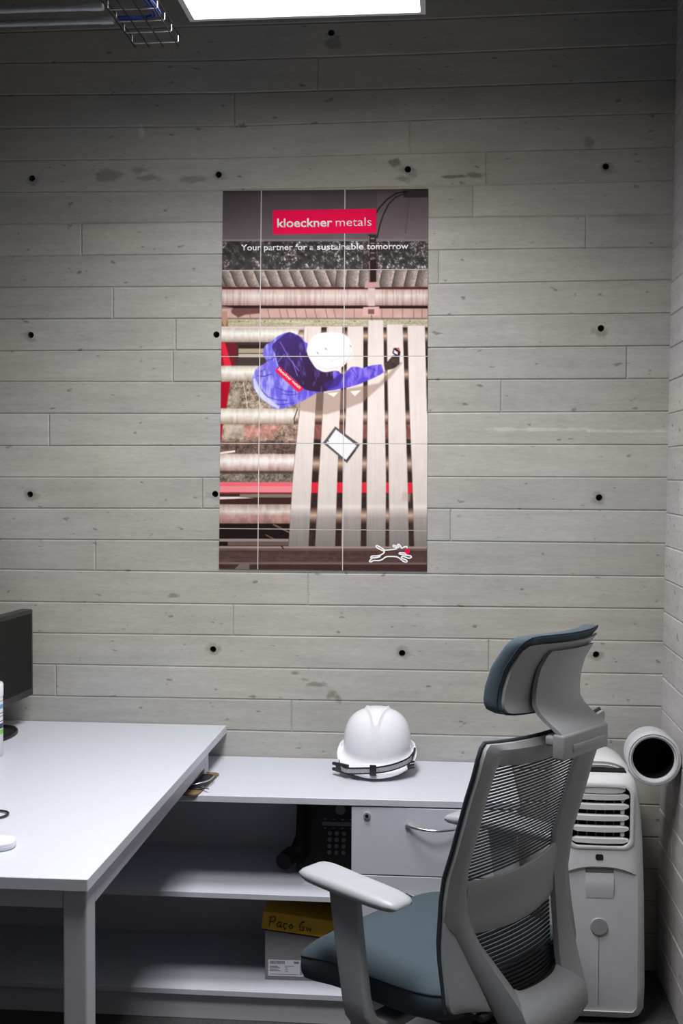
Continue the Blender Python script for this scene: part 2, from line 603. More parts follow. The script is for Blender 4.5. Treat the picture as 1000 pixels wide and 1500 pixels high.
# right wall, leaning a hair: cast boards near the corner, plain slab beyond
wall_right = slab('wall_right', (.05, -5.7, 0), (.17, .10, CEIL - FLOOR + .05), M['concrete_right'])
wall_right.location = (.678, 0, FLOOR)
wall_right.rotation_euler = (0, .0098, 0)
for i in range(len(rows) - 1):
    za, zb = rows[i + 1][3] - .008 - FLOOR, rows[i][3] - .008 - FLOOR
    if i == 0:
        zb += .06
    if i == len(rows) - 2:
        za = 0
    js = [[-.20], [-.9], [-.62], [-.24], [-1.1]][i % 5]
    ys = [-5.6] + [-2.6 - .13 * (i % 4)] + js + [.05]
    for a, b in zip(ys[:-1], ys[1:]):
        bm = board_bm([(a, za), (b, za), (b, zb), (a, zb)], [], rng.uniform(0, .0016))
        bmesh.ops.rotate(bm, cent=(0, 0, 0), matrix=Matrix.Rotation(R(-90), 3, 'Z'), verts=bm.verts)  # x(along) -> -y, front -y -> -x
        for v in bm.verts:
            v.co.y = -v.co.y
        obj('concrete_board', bm, M['concrete_right'], wall_right)

# ------------------------------------------------------------------ ceiling lights
def panel_light(x0, x1, y0, y1, z, lamp, label):
    t = empty('ceiling_light', ((x0 + x1) / 2, (y0 + y1) / 2, z))
    tag(t, label, 'ceiling light')
    w, d = (x1 - x0) / 2, (y1 - y0) / 2
    bm = BM()
    f = .014
    prof = [(0, 0.0), (f, 0.0), (f, .006), (0, .032)]
    rg = []
    for sx, sy in ((-1, -1), (1, -1), (1, 1), (-1, 1)):
        rg.append([(sx * (w - a), sy * (d - a), zz) for a, zz in prof])
    loft(bm, rg, True, False, True)
    obj('frame', bm, M['frame_white'], t)
    bm = BM()
    box(bm, (-w + f, -d + f, .004), (w - f, d - f, .008))
    obj('diffuser', bm, lamp, t)
    bm = BM()
    box(bm, (-w + .004, -d + .004, .010), (w - .004, d - .004, .030))
    obj('housing', bm, M['frame_white'], t)
    for sx in (-1, 1):
        for sy in (-1, 1):
            bm = BM()
            cyl(bm, (sx * w * .8, sy * d * .8, .03), (sx * w * .8, sy * d * .8, CEIL - z), .0015, n=6)
            obj('suspension_wire', bm, M['steel'], t)
    return t


panel_light(*PANEL_X, *PANEL_Y[0], PANEL_Z, M['lamp_on'], 'bright square lamp panel hanging near the concrete wall, at the top edge of the photo')
panel_light(*PANEL_X, *PANEL_Y[1], PANEL_Z, M['lamp_on'], 'second square lamp panel further back in the room')

# ------------------------------------------------------------------ conduits and wire cable tray at the upper left
for nm, y, x1, lab in (('conduit', -.880, -.843, 'upper grey steel conduit beside the lamp, the one nearer the room'),
                       ('conduit', -.795, -.841, 'lower grey steel conduit beside the lamp, the one nearer the wall')):
    t = empty(nm, (x1, y, 2.703))
    tag(t, lab, 'conduit')
    bm = BM()
    cyl(bm, (0, 0, 0), (XL - x1 + .002, 0, 0), .0085, n=16)
    obj('pipe', bm, M['galv'], t, smooth=40)
    bm = BM()
    cyl(bm, (.004, 0, 0), (-.03, 0, 0), .0098, n=16)
    obj('end_ferrule', bm, M['galv'], t, smooth=40)
    bm = BM()
    box(bm, (-.36, -.012, .01), (-.335, .012, CEIL - 2.703))
    obj('hanger_strap', bm, M['black_matte'], t)
tray = empty('cable_tray', (-.7695, -1.2, 2.70))
tag(tray, 'wire mesh cable tray running to the wall left of the lamp panel', 'cable tray')
for k in range(18):
    y = .557 - .0745 * k
    bm = BM()
    tube(bm, [(-.062, y, .022), (-.062, y, .002), (-.058, y, 0), (.058, y, 0), (.062, y, .002), (.062, y, .022)], .0015, 6)
    obj('cross_wire', bm, M['steel'], tray)
for x, z in ((-.058, -.003), (-.021, -.003), (.017, -.003), (.058, -.003), (-.0638, .02), (.0638, .02)):
    bm = BM()
    cyl(bm, (x, -.72, z), (x, .575, z), .0016, n=6)
    obj('long_wire', bm, M['black_matte'], tray)
for y in (-.5, .15):
    bm = BM()
    cyl(bm, (0, y, 0), (0, y, CEIL - 2.70), .004, n=8)
    obj('hanger_rod', bm, M['steel'], tray)
t = empty('data_cable', (-.7695, -1.2, 2.70))
tag(t, 'blue data cables lying in the wire tray left of the lamp', 'cable')
for dx, dz in ((0, 0), (.009, .003), (-.008, .001)):
    bm = BM()
    tube(bm, smooth_path([(.035 + dx, -.62, .008 + dz), (.03 + dx, -.1, .008 + dz), (.035 + dx, .2, .008 + dz), (.045 + dx, .37, .010 + dz), (.03 + dx, .405, .008 + dz),
                          (-.03, .41 + dx, .007 + dz), (-.055, .412 + dx, .008 + dz)], 6), .0042, 8)
    obj('cable_strand', bm, M['blue_cable'], t, smooth=50)

# ------------------------------------------------------------------ desk
ZD, ZC = .7438, .6431
desk = empty('desk', (-1.08, -.72, FLOOR))
tag(desk, 'white office desk with a square steel leg, its end resting on the low cabinet', 'desk')
DX = Vector((1.08, .72, -FLOOR))


def D(bm):
    bmesh.ops.translate(bm, vec=DX, verts=bm.verts)
    return bm


bm = BM()
prism(bm, [(-1.465, -1.452, ZD - .0255), (-.7085, -1.446, ZD - .0255), (-.698, -.004, ZD - .0255), (-1.465, -.004, ZD - .0255)], (0, 0, .0255))
bmesh.ops.bevel(bm, geom=bm.edges[:], offset=.0012, segments=1, affect='EDGES')
obj('desktop', D(bm), M['melamine'], desk)
for nm, lo, hi in (('side_beam', (-.768, -1.37, .668), (-.7165, -.205, ZD - .0255)), ('front_beam', (-1.40, -1.428, .676), (-.765, -1.378, ZD - .0255)),
                   ('side_beam', (-1.45, -1.37, .668), (-1.398, -.205, ZD - .0255)), ('rear_beam', (-1.398, -.26, .668), (-.768, -.21, ZD - .0255))):
    bm = BM()
    box(bm, lo, hi, .002)
    obj(nm, D(bm), M['desk_steel'], desk)
for lo, hi in (((-.765, -1.43, FLOOR), (-.7155, -1.37, ZD - .0255)), ((-1.455, -1.43, FLOOR), (-1.395, -1.37, ZD - .0255))):
    bm = BM()
    box(bm, lo, hi, .004)
    obj('leg', D(bm), M['desk_steel'], desk)
for x in (-.742, -1.42):
    bm = BM()
    box(bm, (x - .026, -.265, ZC), (x + .026, -.205, ZD - .0255), .002)
    obj('riser', D(bm), M['desk_steel'], desk)

# ------------------------------------------------------------------ low cabinet run: worktop, open shelf unit, drawer unit
XR = .212
bm = BM()
prism(bm, [(-1.46, -.476, ZC - .0195), (XR + .006, -.452, ZC - .0195), (XR + .006, -.004, ZC - .0195), (-1.46, -.004, ZC - .0195)], (0, 0, .0195))
bmesh.ops.bevel(bm, geom=bm.edges[:], offset=.0012, segments=1, affect='EDGES')
wt = obj('worktop', bm, M['melamine'])
tag(wt, 'long white worktop on the low cabinets under the concrete wall', 'worktop')

sh = empty('shelf_unit', (-.86, -.24, FLOOR))
tag(sh, 'open white two-shelf unit under the worktop, holding the phone and the box', 'shelf unit')


def part_box(par, nm, lo, hi, m, bev=.0008):
    bm = BM()
    off = par.location
    box(bm, lo, hi, bev, 1)
    bmesh.ops.translate(bm, vec=-off, verts=bm.verts)
    return obj(nm, bm, m, par)


zt = ZC - .0195
part_box(sh, 'back_panel', (-1.455, -.048, .05), (-.256, -.032, zt), M['melamine_in'])
part_box(sh, 'side_panel', (-1.46, -.462, FLOOR), (-1.442, -.03, zt), M['melamine_in'])
part_box(sh, 'shelf', (-1.442, -.462, .346), (-.256, -.048, .362), M['melamine'])
part_box(sh, 'shelf', (-1.442, -.462, .063), (-.256, -.048, .079), M['melamine'])
part_box(sh, 'plinth', (-1.442, -.447, FLOOR), (-.256, -.43, .063), M['melamine_in'])

dc = empty('drawer_cabinet', (-.02, -.24, FLOOR))
tag(dc, 'white two-drawer cabinet with a round lock, right of the open shelves', 'cabinet')
part_box(dc, 'side_panel', (-.2555, -.435, FLOOR), (-.238, -.03, zt), M['melamine_in'])
part_box(dc, 'side_panel', (XR - .018, -.435, FLOOR), (XR, -.03, zt), M['melamine'])
part_box(dc, 'back_panel', (-.238, -.046, .05), (XR - .018, -.03, zt), M['melamine_in'])
part_box(dc, 'bottom_panel', (-.238, -.435, .05), (XR - .018, -.046, .066), M['melamine_in'])
part_box(dc, 'plinth', (-.238, -.43, FLOOR), (XR - .018, -.415, .05), M['melamine_in'])
for z0, z1, hz in ((.428, .6195, .571), (.072, .4245, .376)):
    dr = part_box(dc, 'drawer', (-.2545, -.455, z0), (XR, -.437, z1), M['melamine'])
    bm = BM()
    off = dc.location
    pts = [(-.098 + .156 * k / 12, -.456 - .030 * math.sin(math.pi * k / 12) ** .75, hz - .0045 * math.sin(math.pi * k / 12)) for k in range(13)]
    tube(bm, pts, [.0045 - .0006 * math.sin(math.pi * k / 12) for k in range(13)], 10)
    for x in (-.098, .058):
        cyl(bm, (x, -.4555, hz), (x, -.464, hz), .0055, .0045, 12)
    bmesh.ops.translate(bm, vec=-off, verts=bm.verts)
    obj('handle', bm, M['chrome'], dr, smooth=50)
    if z0 > .2:
        bm = BM()
        cyl(bm, (-.211, -.4545, .596), (-.211, -.4605, .596), .0105, .0095, 24)
        bmesh.ops.translate(bm, vec=-off, verts=bm.verts)
        lk = obj('lock', bm, M['steel'], dr, smooth=40)
        bm = BM()
        cyl(bm, (-.211, -.4608, .596), (-.211, -.4622, .596), .005, .005, 16)
        box(bm, (-.2117, -.4632, .592), (-.2103, -.4620, .600))
        bmesh.ops.translate(bm, vec=-off, verts=bm.verts)
        obj('keyhole', bm, M['black_matte'], lk)

# ------------------------------------------------------------------ office chair
ch = empty('office_chair', Vector((.2418, -1.0933, FLOOR)) + Vector((math.cos(R(143.7)), math.sin(R(143.7)), 0)) * .27, R(143.7))
tag(ch, 'pale grey office chair with slate blue seat and mesh back, turned from the camera', 'chair')
CT = Vector((-.27, 0, -FLOOR))


def C_(nm, bm, m, smooth=None, parent=None, weld=False):
    bmesh.ops.translate(bm, vec=CT, verts=bm.verts)
    return obj(nm, bm, m, parent or ch, smooth, weld)


def itp(z, zs, xs):
    return float(np.interp(z, zs, xs))


GZ = [.2, .30, .36, .44, .52, .60, .70, .79, .87, .95, 1.0, 1.05]


def g_out(z):
    return itp(z, GZ, [.08, .075, .07, .08, .093, .099, .087, .060, .037, .010, 0, -.01])


# back frame: one ring of (outer, ridge, inner) cross-sections round the openings
def ring_side(s):
    out = []
    tab = [  # z of outer, y outer, dx outer | z ridge, y ridge, dx | z inner, y inner, dx
        (.272, .100, -.004, .276, .088, -.030, .280, .078, -.020),
        (.290, .112, -.030, .293, .102, -.070, .296, .092, -.060),
        (.312, .122, -.042, .315, .114, -.092, .320, .102, -.082),
        (.335, .134, -.050, .340, .122, -.102, .350, .108, -.092),
        (.361, .145, -.048, .368, .127, -.097, .385, .108, -.082),
        (.395, .158, -.040, .400, .132, -.088, .408, .090, -.058),
        (.42, .167, -.032, .430, .143, -.075, .440, .106, -.045),
        (.474, .190, -.018, .485, .165, -.052, .492, .135, -.030),
        (.52, .208, -.008, .530, .182, -.036, .535, .160, -.016),
        (.567, .226, -.002, .570, .197, -.022, .572, .173, -.008),
        (.60, .2575, .006, .605, .208, -.014, .605, .180, -.002),
        (.65, .2580, .004, .655, .211, -.012, .655, .183, .004),
        (.70, .2578, .002, .700, .211, -.011, .700, .183, .006),
        (.76, .2575, .000, .760, .212, -.011, .755, .184, .008),
        (.82, .2570, .000, .820, .213, -.011, .810, .185, .008),
        (.88, .2562, .000, .880, .214, -.011, .865, .186, .008),
        (.93, .2556, .000, .925, .215, -.011, .905, .187, .008),
        (.965, .2550, .000, .950, .214, -.011, .925, .186, .008),
        (.988, .2500, .000, .963, .208, -.011, .934, .181, .008),
        (.998, .2400, .000, .970, .198, -.011, .938, .172, .008),
    ]
    for zo, yo, do, zr, yr, dr_, zi, yi, di in tab:
        o = (g_out(zo) + do, s * yo, zo)
        r = (g_out(zr) + dr_, s * yr, zr)
        i = (g_out(zi) + di, s * yi, zi)
        om = tuple(o[k] * .5 + r[k] * .5 + ((-.006, 0, 0)[k]) for k in range(3))
        out.append([o, om, r, i])
    return out


def top_row(y):
    sag = -.014 * (1 - (y / .24) ** 2)
    back = -.010 * (1 - (y / .24) ** 2)
    o = (g_out(.998) + back, y, .998 + sag)
    r = (g_out(.972) - .011 + back, y * .83, .971 + sag)
    i = (g_out(.94) + .008 + back, y * .72, .938 + sag)
    om = tuple(o[k] * .5 + r[k] * .5 + ((-.006, 0, 0)[k]) for k in range(3))
    return [o, om, r, i]


left = ring_side(1)
right = ring_side(-1)
ring = left + [top_row(y) for y in (.2, .15, .1, .05, 0, -.05, -.1, -.15, -.2)] + right[::-1]
bm = BM()
sheet(bm, ring, (.015, 0, 0))
# side wings below the bend, between the outer edge and the V groove
for s in (1, -1):
    rows_w = []
    for z, yo, yi in ((.60, .2575, .235), (.58, .2585, .231), (.55, .260, .219), (.50, .2625, .200), (.46, .264, .184), (.43, .2645, .172), (.418, .262, .168), (.410, .254, .165), (.406, .244, .163)):
        r = []
        for k in range(6):
            t = k / 5
            y = yo + (yi - yo) * t
            dxg = itp(z, [.33, .361, .42, .474, .567, .60], [-.055, -.045, -.030, -.018, -.002, .004])
            r.append((g_out(z) + .004 + (dxg - .002) * t ** 1.5, s * y, z - .010 * t * max(0, (.47 - z) / .06)))
        rows_w.append(r)
    sheet(bm, rows_w, (.013, 0, 0))
# lumbar plate
rows_l = []
for t in (0, .12, .3, .5, .7, .88, 1):
    r = []
    for k in range(15):
        q = -1 + 2 * k / 14
        z0 = .672 - .012 * (1 - q * q)
        z1 = .553 - .010 * (1 - q * q)
        z = z0 + (z1 - z0) * t
        yw = itp(z, [.545, .572, .605, .67], [.168, .176, .184, .187])
        x = g_out(z) + .006 - .020 * (1 - q * q) - (.006 if 0 < t < 1 else 0) - .012 * max(0, (.60 - z) / .06) * 0.5
        r.append((x, q * yw, z))
    rows_l.append(r)
sheet(bm, rows_l, (.008, 0, 0))
# bottom tongue below the lower opening, bulging back and curling under the seat
rows_t = []
for z, w, x in ((.409, .088, .022), (.398, .128, -.004), (.385, .1295, -.018), (.368, .127, -.0265), (.340, .122, -.032), (.315, .114, -.020), (.293, .102, .004), (.276, .088, .045), (.272, .085, .10), (.276, .08, .16), (.285, .08, .19)):
    r = []
    for k in range(17):
        q = -1 + 2 * k / 16
        bow = -.012 * (1 - q * q)
        up = .010 * q ** 8 if z > .405 else 0
        r.append((x + bow, q * w, z + up))
    rows_t.append(r)
sheet(bm, rows_t, (.012, 0, .004))
bf = C_('back_frame', bm, M['plastic'], 38, weld=True)

# dark edge of the mesh that wraps the outside of the frame
bm = BM()
edge = [Vector(r[0]) for r in left if r[0][2] >= .57 or False] + [Vector(r[0]) for r in [top_row(y) for y in (.2, .15, .1, .05, 0, -.05, -.1, -.15, -.2)]] + [Vector(r[0]) for r in right[::-1] if r[0][2] >= .57]
lowL = [Vector((g_out(z) + .004, .262, z)) for z in (.41, .44, .48, .52, .56)]
lowR = [Vector((p.x, -p.y, p.z)) for p in lowL[::-1]]
path = [p + Vector((.014, .002 if p.y > 0 else -.002, .002 if p.z > .96 else 0)) for p in lowL + edge[1:-1] + lowR]
tube(bm, path, .0045, 8)
C_('edge_trim', bm, M['piping'], 60)

# mesh strands, one by one
for z0, z1, n in ((.664, .936, 33), (.404, .546, 17)):
    for k in range(n):
        z = z0 + (z1 - z0) * (k + .5) / n
        if z > .6:
            w = itp(z, [.66, .755, .865, .94], [.192, .192, .194, .185])
        else:
            w = itp(z, [.395, .408, .44, .492, .535, .56], [.085, .098, .115, .146, .170, .178])
        rows_m = []
        hh = (z1 - z0) / n * (.27 if z0 > .6 else .43)
        for q in (-1, -.75, -.5, -.25, 0, .25, .5, .75, 1):
            x = g_out(z) + (.020 if z > .6 else .012) - .014 * (1 - q * q) - (.035 * max(0, (.545 - z) / .14) if z < .6 else 0)
            rows_m.append([(x, q * w, z - hh), (x - .0012, q * w, z), (x, q * w, z + hh)])
        bm = BM()
        sheet(bm, rows_m, (.0015, 0, 0))
        o = C_('mesh_strand', bm, M['mesh'])

# headrest
def h_shell(y, z):
    return itp(z, [1.04, 1.07, 1.10, 1.145, 1.193, 1.21], [-.016, -.012, -.016, -.032, -.066, -.080]) + .039 * (y / .15) ** 2


def rr_grid(f, y0, z0, z1, ny, nz, rc, lift=0.0):
    out = []
    for j in range(nz + 1):
        t = j / nz
        r = []
        for k in range(ny + 1):
            q = -1 + 2 * k / ny
            # squircle mapping keeps the outline rounded
            u, v = q, -1 + 2 * t
            p = rc
            den = (abs(u) ** p + abs(v) ** p) ** (1 / p) if (u or v) else 1
            mxx = max(abs(u), abs(v))
            sc = mxx / den if den > 0 else 1
            y = y0 * u * sc
            z = (z0 + z1) / 2 + (z1 - z0) / 2 * v * sc + lift * (y / y0) ** 2 * 0
            r.append(f(y, z, max(abs(u), abs(v))))
        out.append(r)
    return out


bm = BM()
sheet(bm, rr_grid(lambda y, z, e: (h_shell(y, z), y, z), .150, 1.044, 1.199, 20, 12, 14), (.007, 0, 0))
hs = C_('headrest_shell', bm, M['plastic'], 45)
bm = BM()
def cush_out(sc, off, p=11.0, n=72):
    out = []
    for k in range(n):
        a_ = 2 * math.pi * (k + .5) / n
        c_, s_ = math.cos(a_), math.sin(a_)
        r_ = (abs(c_) ** p + abs(s_) ** p) ** (-1 / p)
        y, z = .157 * r_ * c_ * sc, 1.1285 + .0885 * r_ * s_ * sc
        out.append((h_shell(y, z) + off, y, z))
    return out


loft(bm, [cush_out(a_, o_) for a_, o_ in ((0, .008), (.97, .008), (1.0, .011), (1.012, .024), (1.010, .036), (.99, .047), (.945, .054), (.8, .058), (.5, .059), (0, .059))], True, False)
C_('headrest_cushion', bm, M['fabric'], 60, weld=True)
bm = BM()
bound = cush_out(1.003, .010)
tube(bm, bound, .0016, 6, loop=True)
C_('headrest_piping', bm, M['piping'], 60)
# stem plate, from the shell down to the clip over the top bar
prof = [(-.058, 1.183), (-.049, 1.172), (-.033, 1.145), (-.025, 1.12), (-.0205, 1.09), (-.021, 1.062), (-.028, 1.046), (-.040, 1.033), (-.056, 1.021), (-.070, 1.010), (-.076, 1.000)]
rows_s = []
for i, (x, z) in enumerate(prof):
    r = []
    wv = .088 if i == 0 else .093
    for k in range(9):
        q = -1 + 2 * k / 8
        ky = .014 * q * q * max(0, min(1, (z - 1.0) / .06))
        r.append((x - .012 + ky, q * wv, z))
    rows_s.append(r)
bm = BM()
sheet(bm, rows_s, (.011, 0, -.003))
box(bm, (-.090, -.097, .951), (-.060, .097, 1.006), .006, 3)
box(bm, (-.080, -.094, .978), (-.040, .094, 1.000), .006, 3)
st = C_('headrest_stem', bm, M['plastic'], 40)
bm = BM()
box(bm, (-.0935, -.075, .965), (-.088, .060, .982), .003, 2)
C_('clip_plate', bm, M['plastic'], 40, parent=st)

# seat
def seat_out(a, x0=.085, x1=.556, w=.266, p=8.0):
    c, s = math.cos(a), math.sin(a)
    r = (abs(c) ** p + abs(s) ** p) ** (-1 / p)
    x = (x0 + x1) / 2 + (x1 - x0) / 2 * r * c
    y = w * r * s
    if x < .25:
        y *= 1 - .10 * ((.25 - x) / .17) ** 2
    return x, y


def seat_z(x, y):
    return -.022 * max(0, (x - .40) / .13) ** 2 - .008 * (y / .26) ** 2


nA = 72
bm = BM()
rings_ = []
for s_, zz in ((.0, .474), (.25, .474), (.5, .472), (.7, .469), (.85, .463), (.94, .456), (.985, .4475), (1.0, .441), (.992, .4385), (1.002, .435), (1.006, .42), (.998, .400), (.975, .384), (.93, .374), (.80, .368), (0, .368)):
    rg = []
    for k in range(nA):
        a = 2 * math.pi * (k + .5) / nA
        ox, oy = seat_out(a)
        cx = .30
        x, y = cx + (ox - cx) * s_, oy * s_
        rg.append((x, y, zz + seat_z(x, y)))
    rings_.append(rg)
loft(bm, rings_, True, False)
seat = C_('seat', bm, M['fabric'], 70, weld=True)
bm = BM()
tube(bm, [(seat_out(2 * math.pi * (k + .5) / nA)[0] * 1.0, seat_out(2 * math.pi * (k + .5) / nA)[1], .4388 + seat_z(*seat_out(2 * math.pi * (k + .5) / nA))) for k in range(nA)], .0022, 6, loop=True)
C_('seat_seam', bm, M['piping'], 60, parent=seat)

# arms
for s in (1, -1):
    bm = BM()
    rg = []
    out = []
    nP = 40
    for sc_, z in ((.0, .662), (.6, .6615), (.84, .6595), (.95, .655), (1.0, .6485), (1.0, .643), (.93, .636), (.7, .630), (0, .628)):
        r = []
        for k in range(nP):
            a = 2 * math.pi * (k + .5) / nP
            c, sn = math.cos(a), math.sin(a)
            rr = (abs(c) ** 6.5 + abs(sn) ** 6.5) ** (-1 / 6.5)
            x = .158 * rr * c
            y = .046 * rr * sn * (1 + .10 * (rr * c))
            y += -.012 * (x / .158) ** 2
            zz = z - .004 * (x / .158) ** 2
            # toed a little inward at the front
            X = .318 + x * sc_
            Yv = .312 + y * sc_ - .13 * (x * sc_)
            r.append((X, s * Yv, zz))
        rg.append(r)
    loft(bm, rg, True, False)
    ap = C_('armrest', bm, M['pad'], 55, weld=True)
    # post: flat bar falling from the pad, bending in under the seat
    path = [((.336, .314, .634), (.040, .013)), ((.326, .314, .56), (.038, .0135)), ((.312, .314, .47), (.0365, .014)), ((.300, .314, .40), (.0355, .0145)), ((.294, .311, .368), (.036, .016)),
            ((.288, .300, .346), (.036, .017)), ((.282, .278, .334), (.036, .015)), ((.278, .24, .330), (.035, .012)), ((.276, .15, .332), (.034, .011)), ((.276, .09, .336), (.034, .011))]
    rg = []
    for i, (p, (hx, ht)) in enumerate(path):
        a = Vector(path[max(i - 1, 0)][0])
        b = Vector(path[min(i + 1, len(path) - 1)][0])
        t = (b - a).normalized()
        ex = Vector((1, 0, 0))
        ex = (ex - t * t.dot(ex)).normalized()
        en = t.cross(ex)
        r = []
        for u, v in rrect(2 * hx, 2 * ht, ht * .55, 3):
            q = Vector(p) + ex * u + en * v
            r.append((q.x, s * q.y, q.z))
        rg.append(r)
    bm = BM()
    loft(bm, rg, True, True)
    C_('arm_post', bm, M['plastic'], 45)

# mechanism, lift, star base
bm = BM()
box(bm, (.13, -.11, .288), (.42, .11, .367), .012, 2)
box(bm, (.045, -.19, .374), (.14, .19, .392), .008, 2)
C_('seat_mechanism', bm, M['black'], 40)
bm = BM()
cyl(bm, (.27, 0, .10), (.27, 0, .21), .028, n=24)
cyl(bm, (.27, 0, .20), (.27, 0, .292), .016, n=20)
C_('gas_lift', bm, M['black'], 40)
for k in range(5):
    a = 2 * math.pi * (k + .3) / 5
    d = Vector((math.cos(a), math.sin(a), 0))
    n_ = Vector((-d.y, d.x, 0))
    o0 = Vector((.27, 0, 0))
    rg = []
    for rr, z, w, h in ((.0, .105, .035, .032), (.05, .105, .030, .030), (.18, .088, .022, .022), (.30, .062, .018, .014), (.315, .058, .014, .010)):
        c = o0 + d * rr + Vector((0, 0, z))
        rg.append([tuple(c + n_ * u + Vector((0, 0, v))) for u, v in rrect(2 * w, 2 * h, min(w, h) * .6, 3)])
    bm = BM()
    loft(bm, rg)
    lg = C_('base_leg', bm, M['plastic'], 45)
    bm = BM()
    c = o0 + d * .30 + Vector((0, 0, FLOOR + .027))
    for sd in (-1, 1):
        cyl(bm, c + n_ * sd * .006, c + n_ * sd * .022, .027, .025, 20)
    cyl(bm, c + Vector((0, 0, .01)), c + Vector((0, 0, .035)), .007, n=10)
    C_('castor', bm, M['black'], 40, parent=lg)

# ------------------------------------------------------------------ safety helmet on the worktop
hat = empty('safety_helmet', (-.201, -.128, ZC))
tag(hat, 'white hard hat with a black chin strap, lying on the worktop', 'helmet')
HA, HB, HH = .1045, .108, .126


def hat_base(ph):
    c = math.cos(ph)
    s2 = math.sin(ph) ** 2
    return .062 - .014 * c + .010 * s2


def hat_pt(t, ph, k=1.0):
    rad = math.sin(t * math.pi / 2) ** .74
    hz = math.cos(t * math.pi / 2) ** .74 if t < 1 else 0
    x = HA * rad * math.sin(ph)
    y = -HB * rad * math.cos(ph)
    z = hat_base(ph) * (1 - hz) + (.066 + HH) * hz
    # V shaped ridges running from the crown to the forehead, and two ribs over the top
    fr = max(0, min(1, (-y) / .098))
    half = .031 * (1 - fr)
    f = 0
    if y < .05:
        w = .0065
        f = max(math.exp(-((abs(x) - half) / w) ** 2), .62 if abs(x) < half else 0)
        f *= 1 / (1 + math.exp((-y - .088) / .006))
        f *= 1 / (1 + math.exp((y - .035) / .008))
    dn = Vector((x / HA ** 2, y / HB ** 2, (z - .066) / HH ** 2 + .001)).normalized()
    p = Vector((x, y, z)) * 1.0 + dn * (.0085 * f)
    return Vector((p.x * k, p.y * k, p.z - (1 - k) * .05))


bm = BM()
nP = 128
rg = []
for i in range(43):
    t = i / 42
    rg.append([hat_pt(t, 2 * math.pi * k / nP) for k in range(nP)])


def brim(e, ph, dz=0.0):
    c = max(0, math.cos(ph))
    p = hat_pt(1, ph)
    d = Vector((math.sin(ph), -math.cos(ph), 0))
    ext = .013 + .026 * c ** .8
    drop = .004 - .040 * c ** .75
    z = drop * e + (.0065 * math.sin(min(1, e * 1.6) * math.pi) * -1 if e < .625 else 0) * (1 - c * .6) + .004 * max(0, e - .6)
    return p + d * ext * e + Vector((0, 0, z + dz))


for e in (.12, .3, .5, .68, .85, .96, 1.0):
    rg.append([brim(e, 2 * math.pi * k / nP) for k in range(nP)])
for e, dz in ((1.0, -.0035), (.9, -.0045), (.5, -.005), (0, -.006)):
    rg.append([brim(e, 2 * math.pi * k / nP, dz) for k in range(nP)])
rg.append([hat_pt(1, 2 * math.pi * k / nP, .95) for k in range(nP)])
rg.append([hat_pt(.8, 2 * math.pi * k / nP, .955) for k in range(nP)])
rg.append([hat_pt(.4, 2 * math.pi * k / nP, .96) for k in range(nP)])
rg.append([hat_pt(0, 2 * math.pi * k / nP, .96) for k in range(nP)])
loft(bm, rg, True, False)
obj('shell', bm, M['hat'], hat, 70, weld=True)
bm = BM()
rb = []
for zz, k in ((.0, .80), (.0, .86), (.035, .88), (.035, .84)):
    rb.append([(HA * k * math.sin(a), -HB * k * .98 * math.cos(a) + .004, zz + .0) for a in [2 * math.pi * i / 40 for i in range(40)]])
loft(bm, rb, True, False, True)
obj('headband', bm, M['black_matte'], hat, 50)
spth = smooth_path([(-.112, -.070, .036), (-.106, -.098, .030), (-.085, -.130, .028), (-.04, -.148, .033), (0, -.1525, .037), (.04, -.150, .043), (.075, -.135, .051), (.100, -.105, .057), (.112, -.06, .062)], 6)


def ribbon(path, half, th):
    b = BM()
    rows_r = []
    for i, p in enumerate(path):
        t = (path[min(i + 1, len(path) - 1)] - path[max(i - 1, 0)]).normalized()
        up = Vector((0, -.25, 1))
        up = (up - t * up.dot(t)).normalized()
        n = t.cross(up)
        if n.y > 0:
            n = -n
        rows_r.append([tuple(p + up * half + n * th), tuple(p + up * half - n * th), tuple(p - up * half - n * th), tuple(p - up * half + n * th)])
    loft(b, rows_r)
    return b


stp = obj('chin_strap', ribbon(spth, .0112, .001), M['strap'], hat, 30)
obj('reflective_band', ribbon(spth[3:-3], .0064, .0016), M['reflect'], stp, 30)
bm = BM()
box(bm, (-.014, -.158, .021), (.006, -.149, .053), .002)
obj('slider_buckle', bm, M['black'], hat, 40)
bm = BM()
mx = Matrix.Translation((-.104, -.098, .028)) @ Matrix.Rotation(R(-38), 4, 'Z')
box(bm, (-.018, -.007, -.014), (.028, .007, .014), .003, 2, mx)
box(bm, (-.034, -.005, .004), (-.010, .005, .013), .002, 2, mx)
box(bm, (-.034, -.005, -.013), (-.010, .005, -.004), .002, 2, mx)
obj('side_release_buckle', bm, M['black'], hat, 40)
bm = BM()
mx = Matrix.Translation((.106, -.090, .040)) @ Matrix.Rotation(R(40), 4, 'Z')
for z in (-.012, -.003, .006):
    box(bm, (-.010, -.004, z), (.014, .004, z + .005), .0015, 1, mx)
box(bm, (-.012, -.005, -.013), (-.005, .005, .012), .0015, 1, mx)
obj('strap_clip', bm, M['black'], hat, 40)
bm = BM()
tube(bm, [(.112, -.055, .060), (.117, -.02, .075), (.112, .02, .06)], .003, 6)
tube(bm, [(-.112, -.068, .034), (-.112, -.01, .05), (-.106, .03, .06)], .003, 6)
obj('side_strap', bm, M['strap'], hat, 40)

# ------------------------------------------------------------------ portable air conditioner
AX = .448
ac = empty('air_conditioner', (AX, -.22, FLOOR))
tag(ac, 'white portable air conditioner standing behind the chair in the right corner', 'air conditioner')
AO = -ac.location


def A_(nm, bm, m, smooth=None, parent=None, weld=False):
    bmesh.ops.translate(bm, vec=AO, verts=bm.verts)
    return obj(nm, bm, m, parent or ac, smooth, weld)


